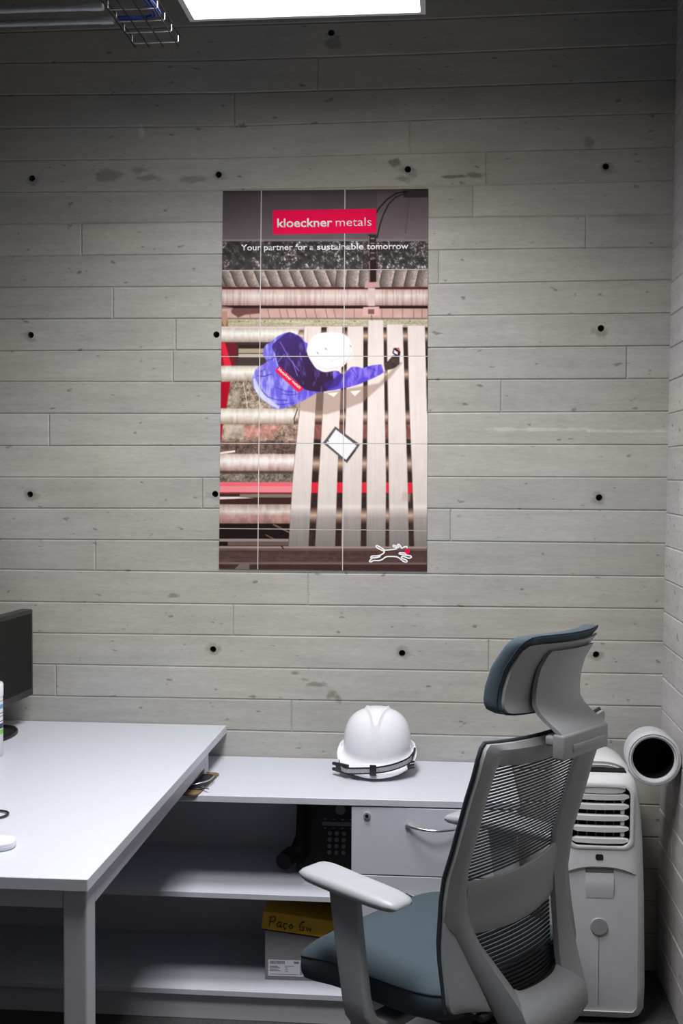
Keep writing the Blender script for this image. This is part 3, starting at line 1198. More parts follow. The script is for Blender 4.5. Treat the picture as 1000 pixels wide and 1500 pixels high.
def ring_xy(cx, hw, y0, y1, r, z, n=6):
    return [(cx + u, (y0 + y1) / 2 + v, z) for u, v in rrect(2 * hw, y1 - y0, r, n)]


bm = BM()
secs = [(.006, .120, -.366), (.012, .128, -.376), (.03, .1345, -.384), (.10, .136, -.386), (.35, .1315, -.386), (.52, .125, -.385), (.60, .119, -.384), (.65, .113, -.382),
        (.675, .107, -.378), (.690, .100, -.371), (.698, .092, -.360), (.702, .082, -.348)]
loft(bm, [ring_xy(AX, hw, y0, -.06 + (.0 if z < .66 else .01), .05, z) for z, hw, y0 in secs])
body = A_('body', bm, M['ac'], 35)
c1 = BM()
pts = []
for u, v in rrect(.168, .180, .022, 6):
    pts.append((AX + u, -.45, .594 + v - (.012 * (abs(u) / .084) ** 3 if v > 0 else -.006 * (abs(u) / .084) ** 3)))
prism(c1, pts, (0, .105, 0))
c2 = BM()
half = .108
pts = [(AX + half, -.45, .042), (AX + half, -.45, .415)]
for k in range(0, 13):
    q = 1 - 2 * k / 12
    pts.append((AX + (half - .006) * q, -.45, .448 - .022 * abs(q) ** 2.6))
pts += [(AX - half, -.45, .415), (AX - half, -.45, .042), (AX - half + .012, -.45, .030), (AX + half - .012, -.45, .030)]
prism(c2, pts, (0, .072, 0))
for b in (c1, c2):
    bmesh.ops.translate(b, vec=AO, verts=b.verts)
bpy.context.view_layer.update()
cut(body, [c1, c2])
body.data.polygons.foreach_set('use_smooth', [True] * len(body.data.polygons))
body.data.set_sharp_from_angle(angle=R(30))
bm = BM()
pin = [(AX + u * .985, .594 + v * .985 - (.012 * (abs(u) / .084) ** 3 if v > 0 else -.006 * (abs(u) / .084) ** 3)) for u, v in rrect(.168, .180, .022, 6)]
V = loft(bm, [[(x, -.374, z) for x, z in pin], [(x, -.349, z) for x, z in pin]], True, False)
bm.faces.new(V[-1])
A_('vent_cavity', bm, M['black_matte'])
# raised lip round the vent
bm = BM()
rgs = []
for gx, yy in ((1.0, -.3845), (1.0, -.3885), (1.05, -.3895), (1.10, -.3870), (1.10, -.3835)):
    rgs.append([(AX + u * gx, yy, .594 + v * gx - (.012 * (abs(u) / .084) ** 3 if v > 0 else -.006 * (abs(u) / .084) ** 3)) for u, v in rrect(.168, .180, .022, 6)])
loft(bm, rgs, True, False, True)
A_('vent_lip', bm, M['ac'], 50)
for i, (z, h) in enumerate(((.669, .010), (.648, .0080), (.620, .0080), (.588, .0080), (.556, .0080), (.523, .0075))):
    rw = []
    for k in range(13):
        q = -1 + 2 * k / 12
        wv = .080 if i else .070
        end = max(0, (abs(q) - .86) / .14)
        bow = .004 * (1 - q * q)
        hh = h * (1 - .6 * end ** 2)
        rw.append([(AX + q * wv, -.3795 - bow, z - hh - .002 * (1 - q * q)), (AX + q * wv, -.3800 - bow, z + hh * .6), (AX + q * wv, -.372 - bow, z + hh)])
    bm = BM()
    sheet(bm, rw, (0, .003, 0))
    A_('vent_slat', bm, M['ac'], 40)
bm = BM()
box(bm, (AX + .060, -.376, .53), (AX + .065, -.371, .655))
for z in (.64, .605, .572, .54):
    box(bm, (AX + .057, -.378, z - .006), (AX + .068, -.370, z + .006), .001, 1)
A_('louvre_link', bm, M['ac_panel'])
for x in (-.06, -.035, -.01, .015, .04):
    bm = BM()
    box(bm, (AX + x - .0012, -.366, .508), (AX + x + .0012, -.350, .675))
    A_('vent_fin', bm, M['key'])
bm = BM()
prism(bm, [(AX + (p[0] - AX) * .990, -.3785, .235 + (p[2] - .235) * .992) for p in pts], (0, .004, 0))
fp = A_('front_panel', bm, M['ac_panel'])
bm = BM()
box(bm, (AX - .0006, -.3792, .045), (AX + .0006, -.3780, .25))
A_('panel_seam', bm, M['key'], parent=fp)
bm = BM()
box(bm, (AX - .040, -.3800, .428), (AX + .040, -.3775, .441), .001, 1)
A_('grip_recess', bm, M['key'], parent=fp)
bm = BM()
rw = [[(AX - .040, -.3795, .428), (AX + .040, -.3795, .428)], [(AX - .040, -.3825, .405), (AX + .040, -.3825, .405)], [(AX - .040, -.3830, .385), (AX + .040, -.3830, .385)], [(AX - .038, -.3795, .356), (AX + .038, -.3795, .356)]]
sheet(bm, rw, (0, .004, 0))
A_('grip_plate', bm, M['ac_panel'], 60, parent=fp)
bm = BM()
cyl(bm, (AX, -.3780, .274), (AX, -.3835, .274), .0255, .0235, 32)
A_('round_badge', bm, M['badge'], 30, parent=fp)
bm = BM()
pr = [(AX - .002 + u, -.3845, .4755 + v) for u, v in rrect(.0215, .0165, .005, 4)]
prism(bm, pr, (0, -.0025, 0))
A_('sensor_window', bm, M['black'])
# arched rear cover above the carrying slot
bm = BM()
rw = []
for y, dz in ((-.286, -.010), (-.289, -.002), (-.28, .004), (-.25, .007), (-.18, .004), (-.10, .002), (-.075, -.006), (-.068, -.03)):
    rw.append([(AX + q * .094, y + .012 * q * q, .728 + dz - .030 * abs(q) ** 2.8) for q in [-1 + k / 8 for k in range(17)]])
sheet(bm, rw, (0, 0, -.010))
A_('top_cover', bm, M['ac'], 45)
bm = BM()
box(bm, (AX - .080, -.322, .695), (AX + .080, -.09, .7065))
A_('carry_slot', bm, M['black_matte'])
for x in (-.1, .1):
    for y in (-.33, -.10):
        bm = BM()
        cyl(bm, (AX + x - .008, y, FLOOR + .013), (AX + x + .008, y, FLOOR + .013), .013, n=16)
        A_('castor', bm, M['black'], 40)

# ------------------------------------------------------------------ duct tube wedged between the air conditioner and the wall
tb = empty('duct_tube', (.6065, -.32, .743))
tag(tb, 'short thick grey-white tube wedged beside the air conditioner, open end towards the room', 'tube')
ax = Vector((.013, .15, -.013))
d = ax.normalized()
e1 = Vector((1, 0, 0)) - d * d.x
e1.normalize()
e2 = d.cross(e1)


def tring(r, s, n=48):
    c = d * s
    return [tuple(c + (e1 * math.cos(a) + e2 * math.sin(a)) * r) for a in [2 * math.pi * k / n for k in range(n)]]


bm = BM()
prof = [(.0755, .150), (.0755, .034), (.0775, .032), (.0775, .022), (.0758, .020), (.0758, .016), (.0765, .014), (.0765, .002), (.0745, 0), (.0715, -.001), (.0705, .003), (.0695, .003), (.0685, -.001), (.0645, -.001), (.0630, .003), (.0615, .010), (.0590, .012), (.0585, .02), (.0585, .10)]
loft(bm, [tring(r, s) for r, s in prof], True, False)
obj('tube_wall', bm, M['tube'], tb, 35)
bm = BM()
loft(bm, [tring(.0755, .1485), tring(.0755, .151)])
obj('rear_cap', bm, M['tube'], tb, 35)
bm = BM()
V = loft(bm, [tring(.0582, .022), tring(.0580, .145)], True, False)
bm.faces.new(V[-1])
obj('inner_lining', bm, M['black_matte'], tb, 35)

# ------------------------------------------------------------------ cardboard box on the lower shelf
bx = empty('storage_box', (-.397, -.29, .079))
tag(bx, 'grey cardboard box with a crooked yellow lid on the bottom shelf', 'box')
bx.rotation_euler = (0, 0, R(1.5))
bm = BM()
prism(bm, [(-.118, -.085, 0), (.122, -.085, 0), (.122, -.085, .118), (-.118, -.085, .146)], (0, .19, 0))
obj('box_body', bm, M['greycard'], bx)
lid = Matrix.Translation((0, 0, .166)) @ Matrix.Rotation(R(6.8), 4, 'Y')
bm = BM()
box(bm, (-.126, -.092, .022), (.128, .112, .026), .001, 1, lid)
ld = obj('lid', bm, M['yellow'], bx)
bm = BM()
box(bm, (-.126, -.094, -.026), (.128, -.0905, .026), .001, 1, lid)
box(bm, (-.126, -.0905, -.026), (-.1225, .110, .022), .0008, 1, lid)
box(bm, (.1245, -.0905, -.026), (.128, .110, .022), .0008, 1, lid)
obj('lid_lip', bm, M['yellow'], bx)
def hand(strokes, ox, oz, sc_):
    b = BM()
    for s_ in strokes:
        p = [lid @ Vector((ox + x * sc_, -.0945, oz + z * sc_)) for x, z in s_]
        tube(b, p, .0016, 5)
    return b
GL = {
    'P': [[(0, 0), (.05, 1), (.45, 1.02), (.55, .75), (.4, .5), (.05, .48)]],
    'a': [[(.45, .5), (.2, .55), (.02, .3), (.12, .02), (.35, .1), (.45, .5), (.42, .1), (.55, 0)]],
    'c': [[(.42, .48), (.15, .5), (.02, .22), (.15, 0), (.42, .08)]],
    'c2': [[(.42, .5), (.12, .5), (.02, .22), (.15, 0), (.42, .06)], [(.2, 0), (.25, -.18)]],
    'o': [[(.2, .5), (.02, .25), (.2, 0), (.42, .22), (.25, .5), (.2, .5)]],
    'G': [[(.5, .95), (.2, .85), (.02, .4), (.15, .02), (.45, .05), (.5, .38), (.25, .4)]],
    'v': [[(.0, .42), (.12, .05), (.28, .35), (.4, .05), (.5, .4)]],
}
bm = BM()
xo = -.104
for ch_, adv in (('P', .62), ('a', .55), ('c2', .5), ('o', .9), ('G', .62), ('v', .5)):
    b = hand(GL[ch_], xo, -.016, .029)
    me_ = bpy.data.meshes.new('t')
    b.to_mesh(me_)
    b.free()
    bm.from_mesh(me_)
    bpy.data.meshes.remove(me_)
    xo += adv * .034
obj('handwriting', bm, M['ink'], ld)
bm = BM()
box(bm, (-.109, -.0862, .012), (-.006, -.0848, .060), 0, 1)
lb = obj('shipping_label', bm, M['paper'], bx)
bm = BM()
r2 = random.Random(3)
x = -.104
while x < -.062:
    w = r2.choice((.0008, .0012, .002))
    box(bm, (x, -.0866, .048), (x + w, -.0861, .057))
    x += w + r2.choice((.0008, .0012))
for zz in (.040, .036, .031, .027):
    box(bm, (-.104, -.0866, zz), (-.104 + r2.uniform(.018, .032), -.0861, zz + .0017))
for zz in (.042, .037, .032, .026):
    box(bm, (-.060, -.0866, zz), (-.060 + r2.uniform(.006, .030), -.0861, zz + .0012))
box(bm, (-.104, -.0866, .0175), (-.02, -.0861, .0185))
box(bm, (-.033, -.0866, .050), (-.018, -.0861, .056))
for k in range(9):
    box(bm, (-.015, -.0866, .018 + k * .0031), (-.0085, -.0861, .0198 + k * .0031))
obj('barcode_print', bm, M['ink_grey'], lb)
bm = BM()
box(bm, (-.003, -.0862, .012), (.07, -.0848, .030), 0, 1)
box(bm, (-.003, -.0862, .031), (.008, -.0848, .042), 0, 1)
obj('small_sticker', bm, M['paper'], bx)

# small white card at the front of the upper shelf
bm = BM()
box(bm, (-.402, -.375, .3622), (-.33, -.335, .3652), .0005, 1)
tag(obj('paper_card', bm, M['paper']), 'small white card lying on the upper shelf in front of the phone', 'card')

# ------------------------------------------------------------------ desk phone on the upper shelf
ph = empty('desk_phone', (-.352, -.235, .362))
tag(ph, 'black desk phone with round grey keys standing on the upper shelf', 'phone')
tilt = Matrix.Translation((0, -.015, .004)) @ Matrix.Rotation(R(-19), 4, 'X')
bm = BM()
box(bm, (-.085, -.020, 0), (.088, .020, .222), .008, 3, tilt)
obj('phone_body', bm, M['black'], ph, 40)
bm = BM()
prism(bm, [(-.07, .0, 0), (-.07, .13, 0), (-.07, .085, .12)], (.14, 0, 0))
obj('stand', bm, M['black_matte'], ph)
bm = BM()
hp = smooth_path([(-.074, -.026, .215), (-.072, -.046, .20), (-.072, -.052, .16), (-.072, -.052, .10), (-.074, -.048, .06), (-.078, -.040, .045)], 5)
tube(bm, [tilt @ p for p in hp], [.017] * 8 + [.014] * 10 + [.017] * (len(hp) - 18), 12)
hset = obj('handset', bm, M['black_matte'], ph, 50)
bm = BM()
cyl(bm, tilt @ Vector((-.074, -.055, .205)), tilt @ Vector((-.074, -.018, .205)), .024, .026, 20)
cyl(bm, tilt @ Vector((-.080, -.060, .046)), tilt @ Vector((-.080, -.018, .040)), .024, .026, 20)
obj('handset_cup', bm, M['black_matte'], hset, 50)
bm = BM()
cyl(bm, (-.118, -.06, .040), (-.100, -.01, .046), .026, .026, 20)
tube(bm, smooth_path([(-.112, -.03, .044), (-.09, -.03, .07), (-.078, -.03, .10)], 5), .012, 10)
obj('receiver_end', bm, M['black_matte'], ph, 50)
bm = BM()
box(bm, (-.010, -.0222, .128), (.084, -.0195, .140), .001, 1, tilt)
obj('label_strip', bm, M['key'], ph)
bm = BM()
cyl(bm, tilt @ Vector((.044, -.0195, .176)), tilt @ Vector((.044, -.0225, .176)), .0155, .0155, 24)
obj('speaker_grille', bm, M['key'], ph, 40)
for r_ in range(4):
    for c_ in range(3):
        bm = BM()
        cx, cz = .0145 + .0215 * c_, .106 - .0185 * r_
        cyl(bm, tilt @ Vector((cx, -.0195, cz)), tilt @ Vector((cx, -.0228, cz)), .0072, .0062, 14)
        obj('key', bm, M['key'], ph, 40)
for c_ in range(4):
    for zz in (.121, .147):
        bm = BM()
        box(bm, (-.004 + .026 * c_, -.0222, zz - .002), (.004 + .026 * c_, -.0195, zz + .002), .0006, 1, tilt)
        obj('line_button', bm, M['key'], ph)

# ------------------------------------------------------------------ monitor
mo = empty('monitor', (-1.395, -.235, ZD))
tag(mo, 'black computer monitor at the left end of the desk', 'monitor')
ang = R(3.8)
bm = BM()
n = 40
rg = []
for s_, z in ((1.0, 0), (1.0, .006), (.965, .0095), (.90, .0095), (.86, .007), (.60, .008), (.45, .014), (.30, .02)):
    rg.append([(.074 * s_ * math.cos(2 * math.pi * k / n), .128 * s_ * math.sin(2 * math.pi * k / n), z) for k in range(n)])
loft(bm, rg)
obj('stand_base', bm, M['black'], mo, 40)
bm = BM()
loft(bm, [[(-.03 + u, v, z) for u, v in rrect(w, wy, .008, 3)] for z, w, wy in ((.005, .03, .10), (.05, .022, .075), (.16, .022, .07), (.26, .02, .07))])
obj('stand_neck', bm, M['black'], mo, 40)
mm = Matrix.Translation((.060, -.075, .238)) @ Matrix.Rotation(-ang, 4, 'Z')
bm = BM()
box(bm, (-.042, -.245, -.140), (0, .245, .140), .006, 2, mm)
obj('housing', bm, M['black'], mo, 40)
bm = BM()
box(bm, (-.004, -.230, -.116), (.0008, .230, .127), .0005, 1, mm)
obj('screen', bm, M['screen'], mo)
bm = BM()
cyl(bm, mm @ Vector((-.02, .244, .03)), mm @ Vector((-.02, .250, .03)), .006, n=12)
obj('side_button', bm, M['black_matte'], mo, 40)

# ------------------------------------------------------------------ things at the left edge of the desk
ca = empty('wipes_canister', (-1.297, -.48, ZD))
tag(ca, 'white round canister with a printed label at the left edge of the desk', 'canister')
bm = BM()
def ringz(r, z, n=36):
    return [(r * math.cos(2 * math.pi * k / n), r * math.sin(2 * math.pi * k / n), z) for k in range(n)]
loft(bm, [ringz(r, z) for r, z in ((.033, 0), (.0355, .003), (.0355, .170), (.034, .175))])
obj('canister_body', bm, M['paper'], ca, 40)
bm = BM()
loft(bm, [ringz(r, z) for r, z in ((.0368, .174), (.0372, .178), (.0372, .208), (.035, .213), (.02, .216))])
obj('cap', bm, M['hat'], ca, 40)
for z0, z1, m in ((.066, .080, 'label_green'), (.083, .097, 'label_navy'), (.103, .105, 'label_navy'), (.117, .119, 'ink_grey'), (.126, .128, 'label_navy'), (.140, .152, 'label_blue'), (.161, .1625, 'ink_grey')):
    bm = BM()
    loft(bm, [ringz(.0358, z0), ringz(.0358, z1)], True, False)
    obj('label_band', bm, M[m], ca, 40)

cb = empty('cable', (-1.05, -1.05, ZD))
tag(cb, 'black cable looping on the white desk at the left edge of the photo', 'cable')
bm = BM()
tube(bm, smooth_path([(-.36, .20, .003), (-.2, .10, .003), (-.06, .045, .003), (.005, .03, .0045), (.022, .0, .005), (.0, -.028, .004), (-.07, -.035, .003), (-.15, -.01, .004), (-.22, .06, .0085), (-.33, .09, .003)], 8), .0028, 8)
obj('cable_sheath', bm, M['black'], cb, 60)

ms = empty('computer_mouse', (-.985, -1.272, ZD), R(8))
tag(ms, 'white computer mouse on the desk at the left edge of the photo', 'mouse')
bm = BM()
n = 36
rg = []
for s_, z in ((.94, .0), (1.0, .004), (1.0, .009), (.985, .012)):
    rg.append([(.060 * s_ * math.copysign(abs(math.cos(a)) ** .8, math.cos(a)), .040 * s_ * math.copysign(abs(math.sin(a)) ** .8, math.sin(a)), z) for a in [2 * math.pi * k / n for k in range(n)]])
loft(bm, rg)
obj('mouse_base', bm, M['melamine'], ms, 40)
bm = BM()
rg = []
for s_, z in ((.97, .0125), (.97, .015), (.95, .0175), (.88, .0195), (.55, .0205), (.2, .021), (0, .021)):
    rg.append([(.060 * s_ * math.copysign(abs(math.cos(a)) ** .8, math.cos(a)), .040 * s_ * math.copysign(abs(math.sin(a)) ** .8, math.sin(a)), z) for a in [2 * math.pi * k / n for k in range(n)]])
loft(bm, rg, True, False)
obj('mouse_top', bm, M['hat'], ms, 50, weld=True)

# ------------------------------------------------------------------ clipboard under the desk edge
cl = empty('clipboard', (-.80, -.345, ZC))
tag(cl, 'brown clipboard with a dark clip, sticking out under the desk edge onto the worktop', 'clipboard')
cl.rotation_euler = (0, 0, R(-4))
bm = BM()
prism(bm, [(p[0], p[1], .0005) for p in rrect(.235, .25, .02, 4)], (0, 0, .004))
obj('board', bm, M['brown'], cl)
bm = BM()
box(bm, (.062, -.075, .004), (.118, .075, .008), .001, 1)
tube(bm, [(.070, -.072, .011), (.070, .072, .011)], .007, 10)
obj('clip', bm, M['black'], cl, 40)
bm = BM()
tube(bm, smooth_path([(.070, -.060, .012), (.095, -.055, .016), (.122, -.03, .021), (.126, 0, .022), (.122, .03, .021), (.095, .055, .016), (.070, .06, .012)], 6), .0022, 8)
tube(bm, [(.11, -.06, .008), (.138, -.085, .012)], .0025, 8)
obj('clip_lever', bm, M['chrome'], cl, 50)

# pale cable end on the floor in front of the shelves
bm = BM()
tube(bm, smooth_path([(-.70, -.33, FLOOR + .003), (-.62, -.42, FLOOR + .003), (-.585, -.425, FLOOR + .004), (-.55, -.40, FLOOR + .003)], 6), .003, 6)
tag(obj('floor_wire', bm, M['paper'], None, 50), 'thin pale wire lying on the dark floor below the shelves', 'wire')

# ------------------------------------------------------------------ tiled poster on the wall
P_TL, P_TR, P_BR, P_BL = (-.7096, 2.464), (-.0555, 2.459), (-.0525, 1.2520), (-.7230, 1.2525)
PY = -.0045
po = empty('wall_poster', (-.386, PY, 1.86))
tag(po, 'tall tiled advertising poster on the concrete wall, worker in a white helmet above steel strips', 'poster')


def quad(s, t):
    x = (P_TL[0] * (1 - s) + P_TR[0] * s) * (1 - t) + (P_BL[0] * (1 - s) + P_BR[0] * s) * t
    z = (P_TL[1] * (1 - s) + P_TR[1] * s) * (1 - t) + (P_BL[1] * (1 - s) + P_BR[1] * s) * t
    return x, z


NX, NY = 430, 790
ss = (np.arange(NX) + .5) / NX
tt = (np.arange(NY) + .5) / NY
Sg, Tg = np.meshgrid(ss, tt)
# artwork coordinates of the printed picture (one unit is about 2.2 mm)
U = (327 + (321 - 327) * Tg) * (1 - Sg) + (627 + (625 - 627) * Tg) * Sg
Vv = (280 + (277 - 280) * Sg) * (1 - Tg) + (833.5 + (836.5 - 833.5) * Sg) * Tg
nr = np.random.RandomState(5)


def vnoise(fx, fy, seed=0, oct=3):
    out = np.zeros_like(U)
    amp, tot = 1.0, 0
    for o in range(oct):
        r = np.random.RandomState(seed * 13 + o)
        gx, gy = U / fx * 2 ** o, Vv / fy * 2 ** o
        ix, iy = np.floor(gx).astype(int), np.floor(gy).astype(int)
        tab = r.rand(256, 256)
        a, b = gx - ix, gy - iy
        a, b = a * a * (3 - 2 * a), b * b * (3 - 2 * b)
        f = lambda i, j: tab[i % 256, j % 256]
        out += amp * ((f(ix, iy) * (1 - a) + f(ix + 1, iy) * a) * (1 - b) + (f(ix, iy + 1) * (1 - a) + f(ix + 1, iy + 1) * a) * b)
        tot += amp
        amp *= .55
    return out / tot


n_fine = vnoise(1.6, 1.6, 1, 2)
n_mid = vnoise(6, 6, 2, 3)
n_big = vnoise(28, 22, 3, 3)
n_vert = vnoise(2.2, 40, 4, 2)
n_hor = vnoise(40, 2.5, 5, 2)
n_diag = vnoise(4, 14, 6, 3)
img = np.zeros(U.shape + (3,))
img[:] = (96, 88, 86)


def soft_poly(pts, soft=.7):
    pts = np.array(pts, float)
    x0, y0 = pts.min(0) - 3
    x1, y1 = pts.max(0) + 3
    box_ = (U >= x0) & (U <= x1) & (Vv >= y0) & (Vv <= y1)
    idx = np.nonzero(box_)
    u, v = U[idx], Vv[idx]
    ins = np.zeros(u.shape, bool)
    dist = np.full(u.shape, 1e9)
    for i in range(len(pts)):
        a, b = pts[i], pts[(i + 1) % len(pts)]
        cnd = (a[1] > v) != (b[1] > v)
        with np.errstate(divide='ignore', invalid='ignore'):
            xi = (b[0] - a[0]) * (v - a[1]) / (b[1] - a[1] + 1e-12) + a[0]
        ins ^= cnd & (u < xi)
        ab = b - a
        q = np.clip(((u - a[0]) * ab[0] + (v - a[1]) * ab[1]) / (ab @ ab + 1e-12), 0, 1)
        dist = np.minimum(dist, np.hypot(u - a[0] - q * ab[0], v - a[1] - q * ab[1]))
    cov = np.clip(.5 + np.where(ins, dist, -dist) / soft, 0, 1)
    return idx, cov


def paint(idx, cov, col):
    if callable(col):
        c = col(U[idx], Vv[idx], idx)
    else:
        c = np.array(col, float)
    img[idx] = img[idx] * (1 - cov[:, None]) + c * cov[:, None]


def round_off(pts, sub=5):
    n_ = len(pts)
    out = []
    P = [np.array(p, float) for p in pts]
    for i in range(n_):
        p0, p1, p2, p3 = P[i - 1], P[i], P[(i + 1) % n_], P[(i + 2) % n_]
        for k in range(sub):
            t = k / sub
            out.append(.5 * (2 * p1 + (p2 - p0) * t + (2 * p0 - 5 * p1 + 4 * p2 - p3) * t * t + (3 * p1 - p0 - 3 * p2 + p3) * t ** 3))
    return out


def poly(pts, col, soft=.9, alpha=1.0):
    i, c = soft_poly(pts, soft)
    paint(i, c * alpha, col)


def rect(u0, v0, u1, v1, col, soft=.8, alpha=1.0):
    poly([(u0, v0), (u1, v0), (u1, v1), (u0, v1)], col, soft, alpha)


def stroke(pts, w, col, alpha=1.0):
    pts = [np.array(p, float) for p in pts]
    for a, b in zip(pts[:-1], pts[1:]):
        d_ = (b - a) / (np.hypot(*(b - a)) + 1e-9)
        n_ = np.array([-d_[1], d_[0]]) * w / 2
        e_ = d_ * w * .3
        poly([a + n_ - e_, b + n_ + e_, b - n_ + e_, a - n_ - e_], col, .8, alpha)


def tex(base, amp, *noises):
    base = np.array(base, float)

    def f(u, v, idx):
        n = sum((x[idx] - .5) for x in noises)
        return np.clip(base[None] * (1 + amp * n[:, None] * 2), 0, 255)
    return f


def roller(u0, u1, v0, v1, lightc, darkc, tint=0.25):
    lightc, darkc = np.array(lightc, float), np.array(darkc, float)

    def f(u, v, idx):
        q = (v - v0) / (v1 - v0)
        sh_ = np.clip(1 - np.abs(q - .38) / .62, 0, 1) ** .8
        n = (n_diag[idx] - .5) * 1.0 + (n_mid[idx] - .5) * .5
        sh_ = np.clip(sh_ + n * tint * 1.6, 0, 1.1)
        return np.clip(darkc + (lightc - darkc) * sh_[:, None], 0, 255)
    rect(u0, v0, u1, v1, f, 1.2)


# upper beam, dark scrap bed, lumps, rollers
rect(318, 270, 630, 352, lambda u, v, i: np.stack([66 + (v - 277) * .38 + (u > 553) * 12 + 10 * (n_big[i] - .5), 59 + (v - 277) * .36 + (u > 553) * 9 + 10 * (n_big[i] - .5), 62 + (v - 277) * .36 + (u > 553) * 9 + 10 * (n_big[i] - .5)], -1))
rect(318, 270, 630, 284, (52, 45, 48), 10, .6)
poly([(590, 277), (630, 277), (630, 289), (592, 290)], (44, 38, 40))
stroke([(599, 291), (597, 318), (594, 342)], 1, (74, 66, 68))
stroke([(596, 281), (582, 283), (568, 292), (556, 305), (549, 317)], 2.0, (22, 18, 20))
stroke([(593, 284), (580, 289), (570, 299), (562, 315), (557, 330), (553, 348)], 1.8, (26, 20, 22))
rect(318, 350, 630, 353.5, (118, 110, 110))
rect(318, 353, 630, 398, lambda u, v, i: (lambda k: np.stack([k * 1.02, k * .96, k * .94], -1))(np.clip(40 + 55 * (n_mid[i] - .35) + 620 * np.clip(n_fine[i] * .6 + n_mid[i] * .4 - .575 - .06 * (u < 400), 0, 1) + 18 * (v - 353) / 45, 20, 225)))
rect(318, 395, 630, 422, tex((128, 114, 106), .35, n_mid, n_fine))
x = 322.0
k = 0
while x < 632:
    w = 15 + 5 * ((k * 37) % 10) / 10
    sl = -9 if x < 480 else (2 if x < 560 else 5)
    poly([(x, 395), (x + w, 395), (x + w + -sl, 418), (x + w * .5 - sl, 423), (x - sl, 418)], lambda u, v, i, x=x, w=w, sl=sl: (lambda q: np.stack([q * 1.04, q * .95, q * .90], -1))(np.clip(78 + 110 * np.clip(((u - x + sl * (v - 395) / 23) / w), 0, 1) * (0.6 + .8 * n_fine[i]) - 2.2 * np.clip(v - 412, 0, 20), 40, 205)), 1.0, .9)
    stroke([(x, 396), (x - sl, 418)], 1.0, (58, 44, 42), .8)
    x += w
    k += 1
rect(318, 419.5, 630, 424, (74, 26, 28), 1.5, .9)
roller(318, 630, 423, 447, (226, 214, 206), (150, 112, 104), .2)
rect(318, 423, 630, 447, lambda u, v, i: np.stack([200 - 60 * (n_vert[i] < .42), 176 - 66 * (n_vert[i] < .42), 168 - 64 * (n_vert[i] < .42)], -1), 1, .28)
rect(318, 446.5, 630, 451, (38, 20, 20), 1.6)
rect(318, 451, 630, 466, lambda u, v, i: np.stack([196 - 40 * (n_big[i] - .3), 160 - 34 * (n_big[i] - .3), 150 - 34 * (n_big[i] - .3)], -1))
poly([(338, 451), (382, 449), (382, 458), (360, 460), (350, 464), (340, 458)], (84, 50, 48), 2, .8)
for x in (346, 365, 393, 410, 421, 433, 448, 462, 478, 490, 505, 520, 560, 576, 590, 606, 618):
    stroke([(x, 452), (x + (3 if x < 500 else 0), 465)], 1.0, (120, 80, 76), .8)
rect(318, 465, 630, 477.5, tex((172, 162, 138), .18, n_fine, n_hor))
rect(318, 464.5, 630, 466.5, (96, 84, 72), 1, .7)
for x in (350, 388, 426, 468, 520, 560, 600):
    stroke([(x, 469.5), (x + 1.6, 469.5)], 1.5, (96, 86, 74))
poly([(320, 456), (333, 455), (335, 478), (320, 478)], (134, 104, 62))
poly([(318, 446), (342, 450), (335, 462), (330, 478), (318, 456)], (196, 158, 150), 1, .6)
# column of the machine in front of the beams
rect(540, 343, 552, 376, (48, 38, 38))
stroke([(541, 346), (541, 374)], 1.4, (120, 106, 104))
for v in (349, 356, 363, 370):
    stroke([(544, v), (549, v)], 1.5, (140, 124, 120))
rect(541, 380, 552, 413, (40, 26, 26))
stroke([(542, 382), (542, 412)], 1.2, (150, 128, 122))
poly([(536, 413), (556, 412), (557, 420), (535, 421)], (186, 150, 142))
rect(540, 421, 550, 447, (206, 184, 176))
poly([(533, 449), (556, 448), (557, 461), (532, 462)], (206, 168, 160))
poly([(540, 452), (549, 452), (549, 459), (540, 459)], (120, 84, 82))
stroke([(545, 461), (545, 468)], 1.6, (110, 92, 80))
# lower field ground
rect(318, 477, 630, 806, tex((96, 82, 72), .35, n_mid, n_fine))
rect(318, 477, 630, 481, (206, 190, 182), 1)
roller(318, 480, 479.5, 501, (236, 230, 220), (140, 122, 108))
rect(318, 500, 480, 535, (60, 48, 42), 1)
rect(350, 504, 480, 509, (44, 34, 30))
rect(350, 509.5, 480, 516, (160, 148, 122))
rect(350, 517.5, 480, 522, (188, 176, 158))
rect(350, 523, 480, 533, (66, 54, 48))
poly([(318, 500), (347, 501), (345, 535), (318, 535)], (104, 30, 40))
poly([(323, 501), (330, 501), (340, 535), (323, 535)], (212, 38, 58))
poly([(318, 514), (324, 508), (329, 535), (318, 535)], (150, 22, 40))
roller(318, 430, 534.5, 558, (232, 226, 214), (132, 116, 102))
rect(318, 557, 470, 598, tex((136, 122, 106), .45, n_mid, n_fine))
rect(340, 570, 352, 595, (176, 164, 146), 5, .6)
stroke([(357, 559), (361, 580), (363, 597)], 1.2, (196, 182, 160))
poly([(318, 558), (338, 558), (332, 598), (318, 598)], (160, 14, 36))
roller(318, 446, 597, 620, (236, 228, 216), (140, 120, 104))
stroke([(437, 598), (432, 612), (433, 624)], 1.6, (52, 40, 36))
rect(318, 620, 440, 664, tex((140, 118, 104), .4, n_mid, n_fine))
poly([(356, 622), (412, 622), (398, 640), (360, 640)], tex((186, 132, 122), .3, n_mid), 6, .9)
rect(330, 621, 358, 641, tex((178, 166, 152), .2, n_mid), 3, .8)
rect(318, 645, 436, 664, tex((88, 70, 62), .4, n_mid, n_fine), 4, .85)
poly([(318, 620), (327, 620), (324, 645), (318, 648)], (160, 18, 40))
stroke([(322, 663), (344, 660)], 3, (224, 214, 198))
roller(318, 437, 664, 690, (244, 228, 222), (128, 100, 90))
rect(318, 690, 436, 706, tex((112, 102, 90), .4, n_mid, n_fine))
rect(318, 689, 436, 693, (66, 54, 48), 1.5, .8)
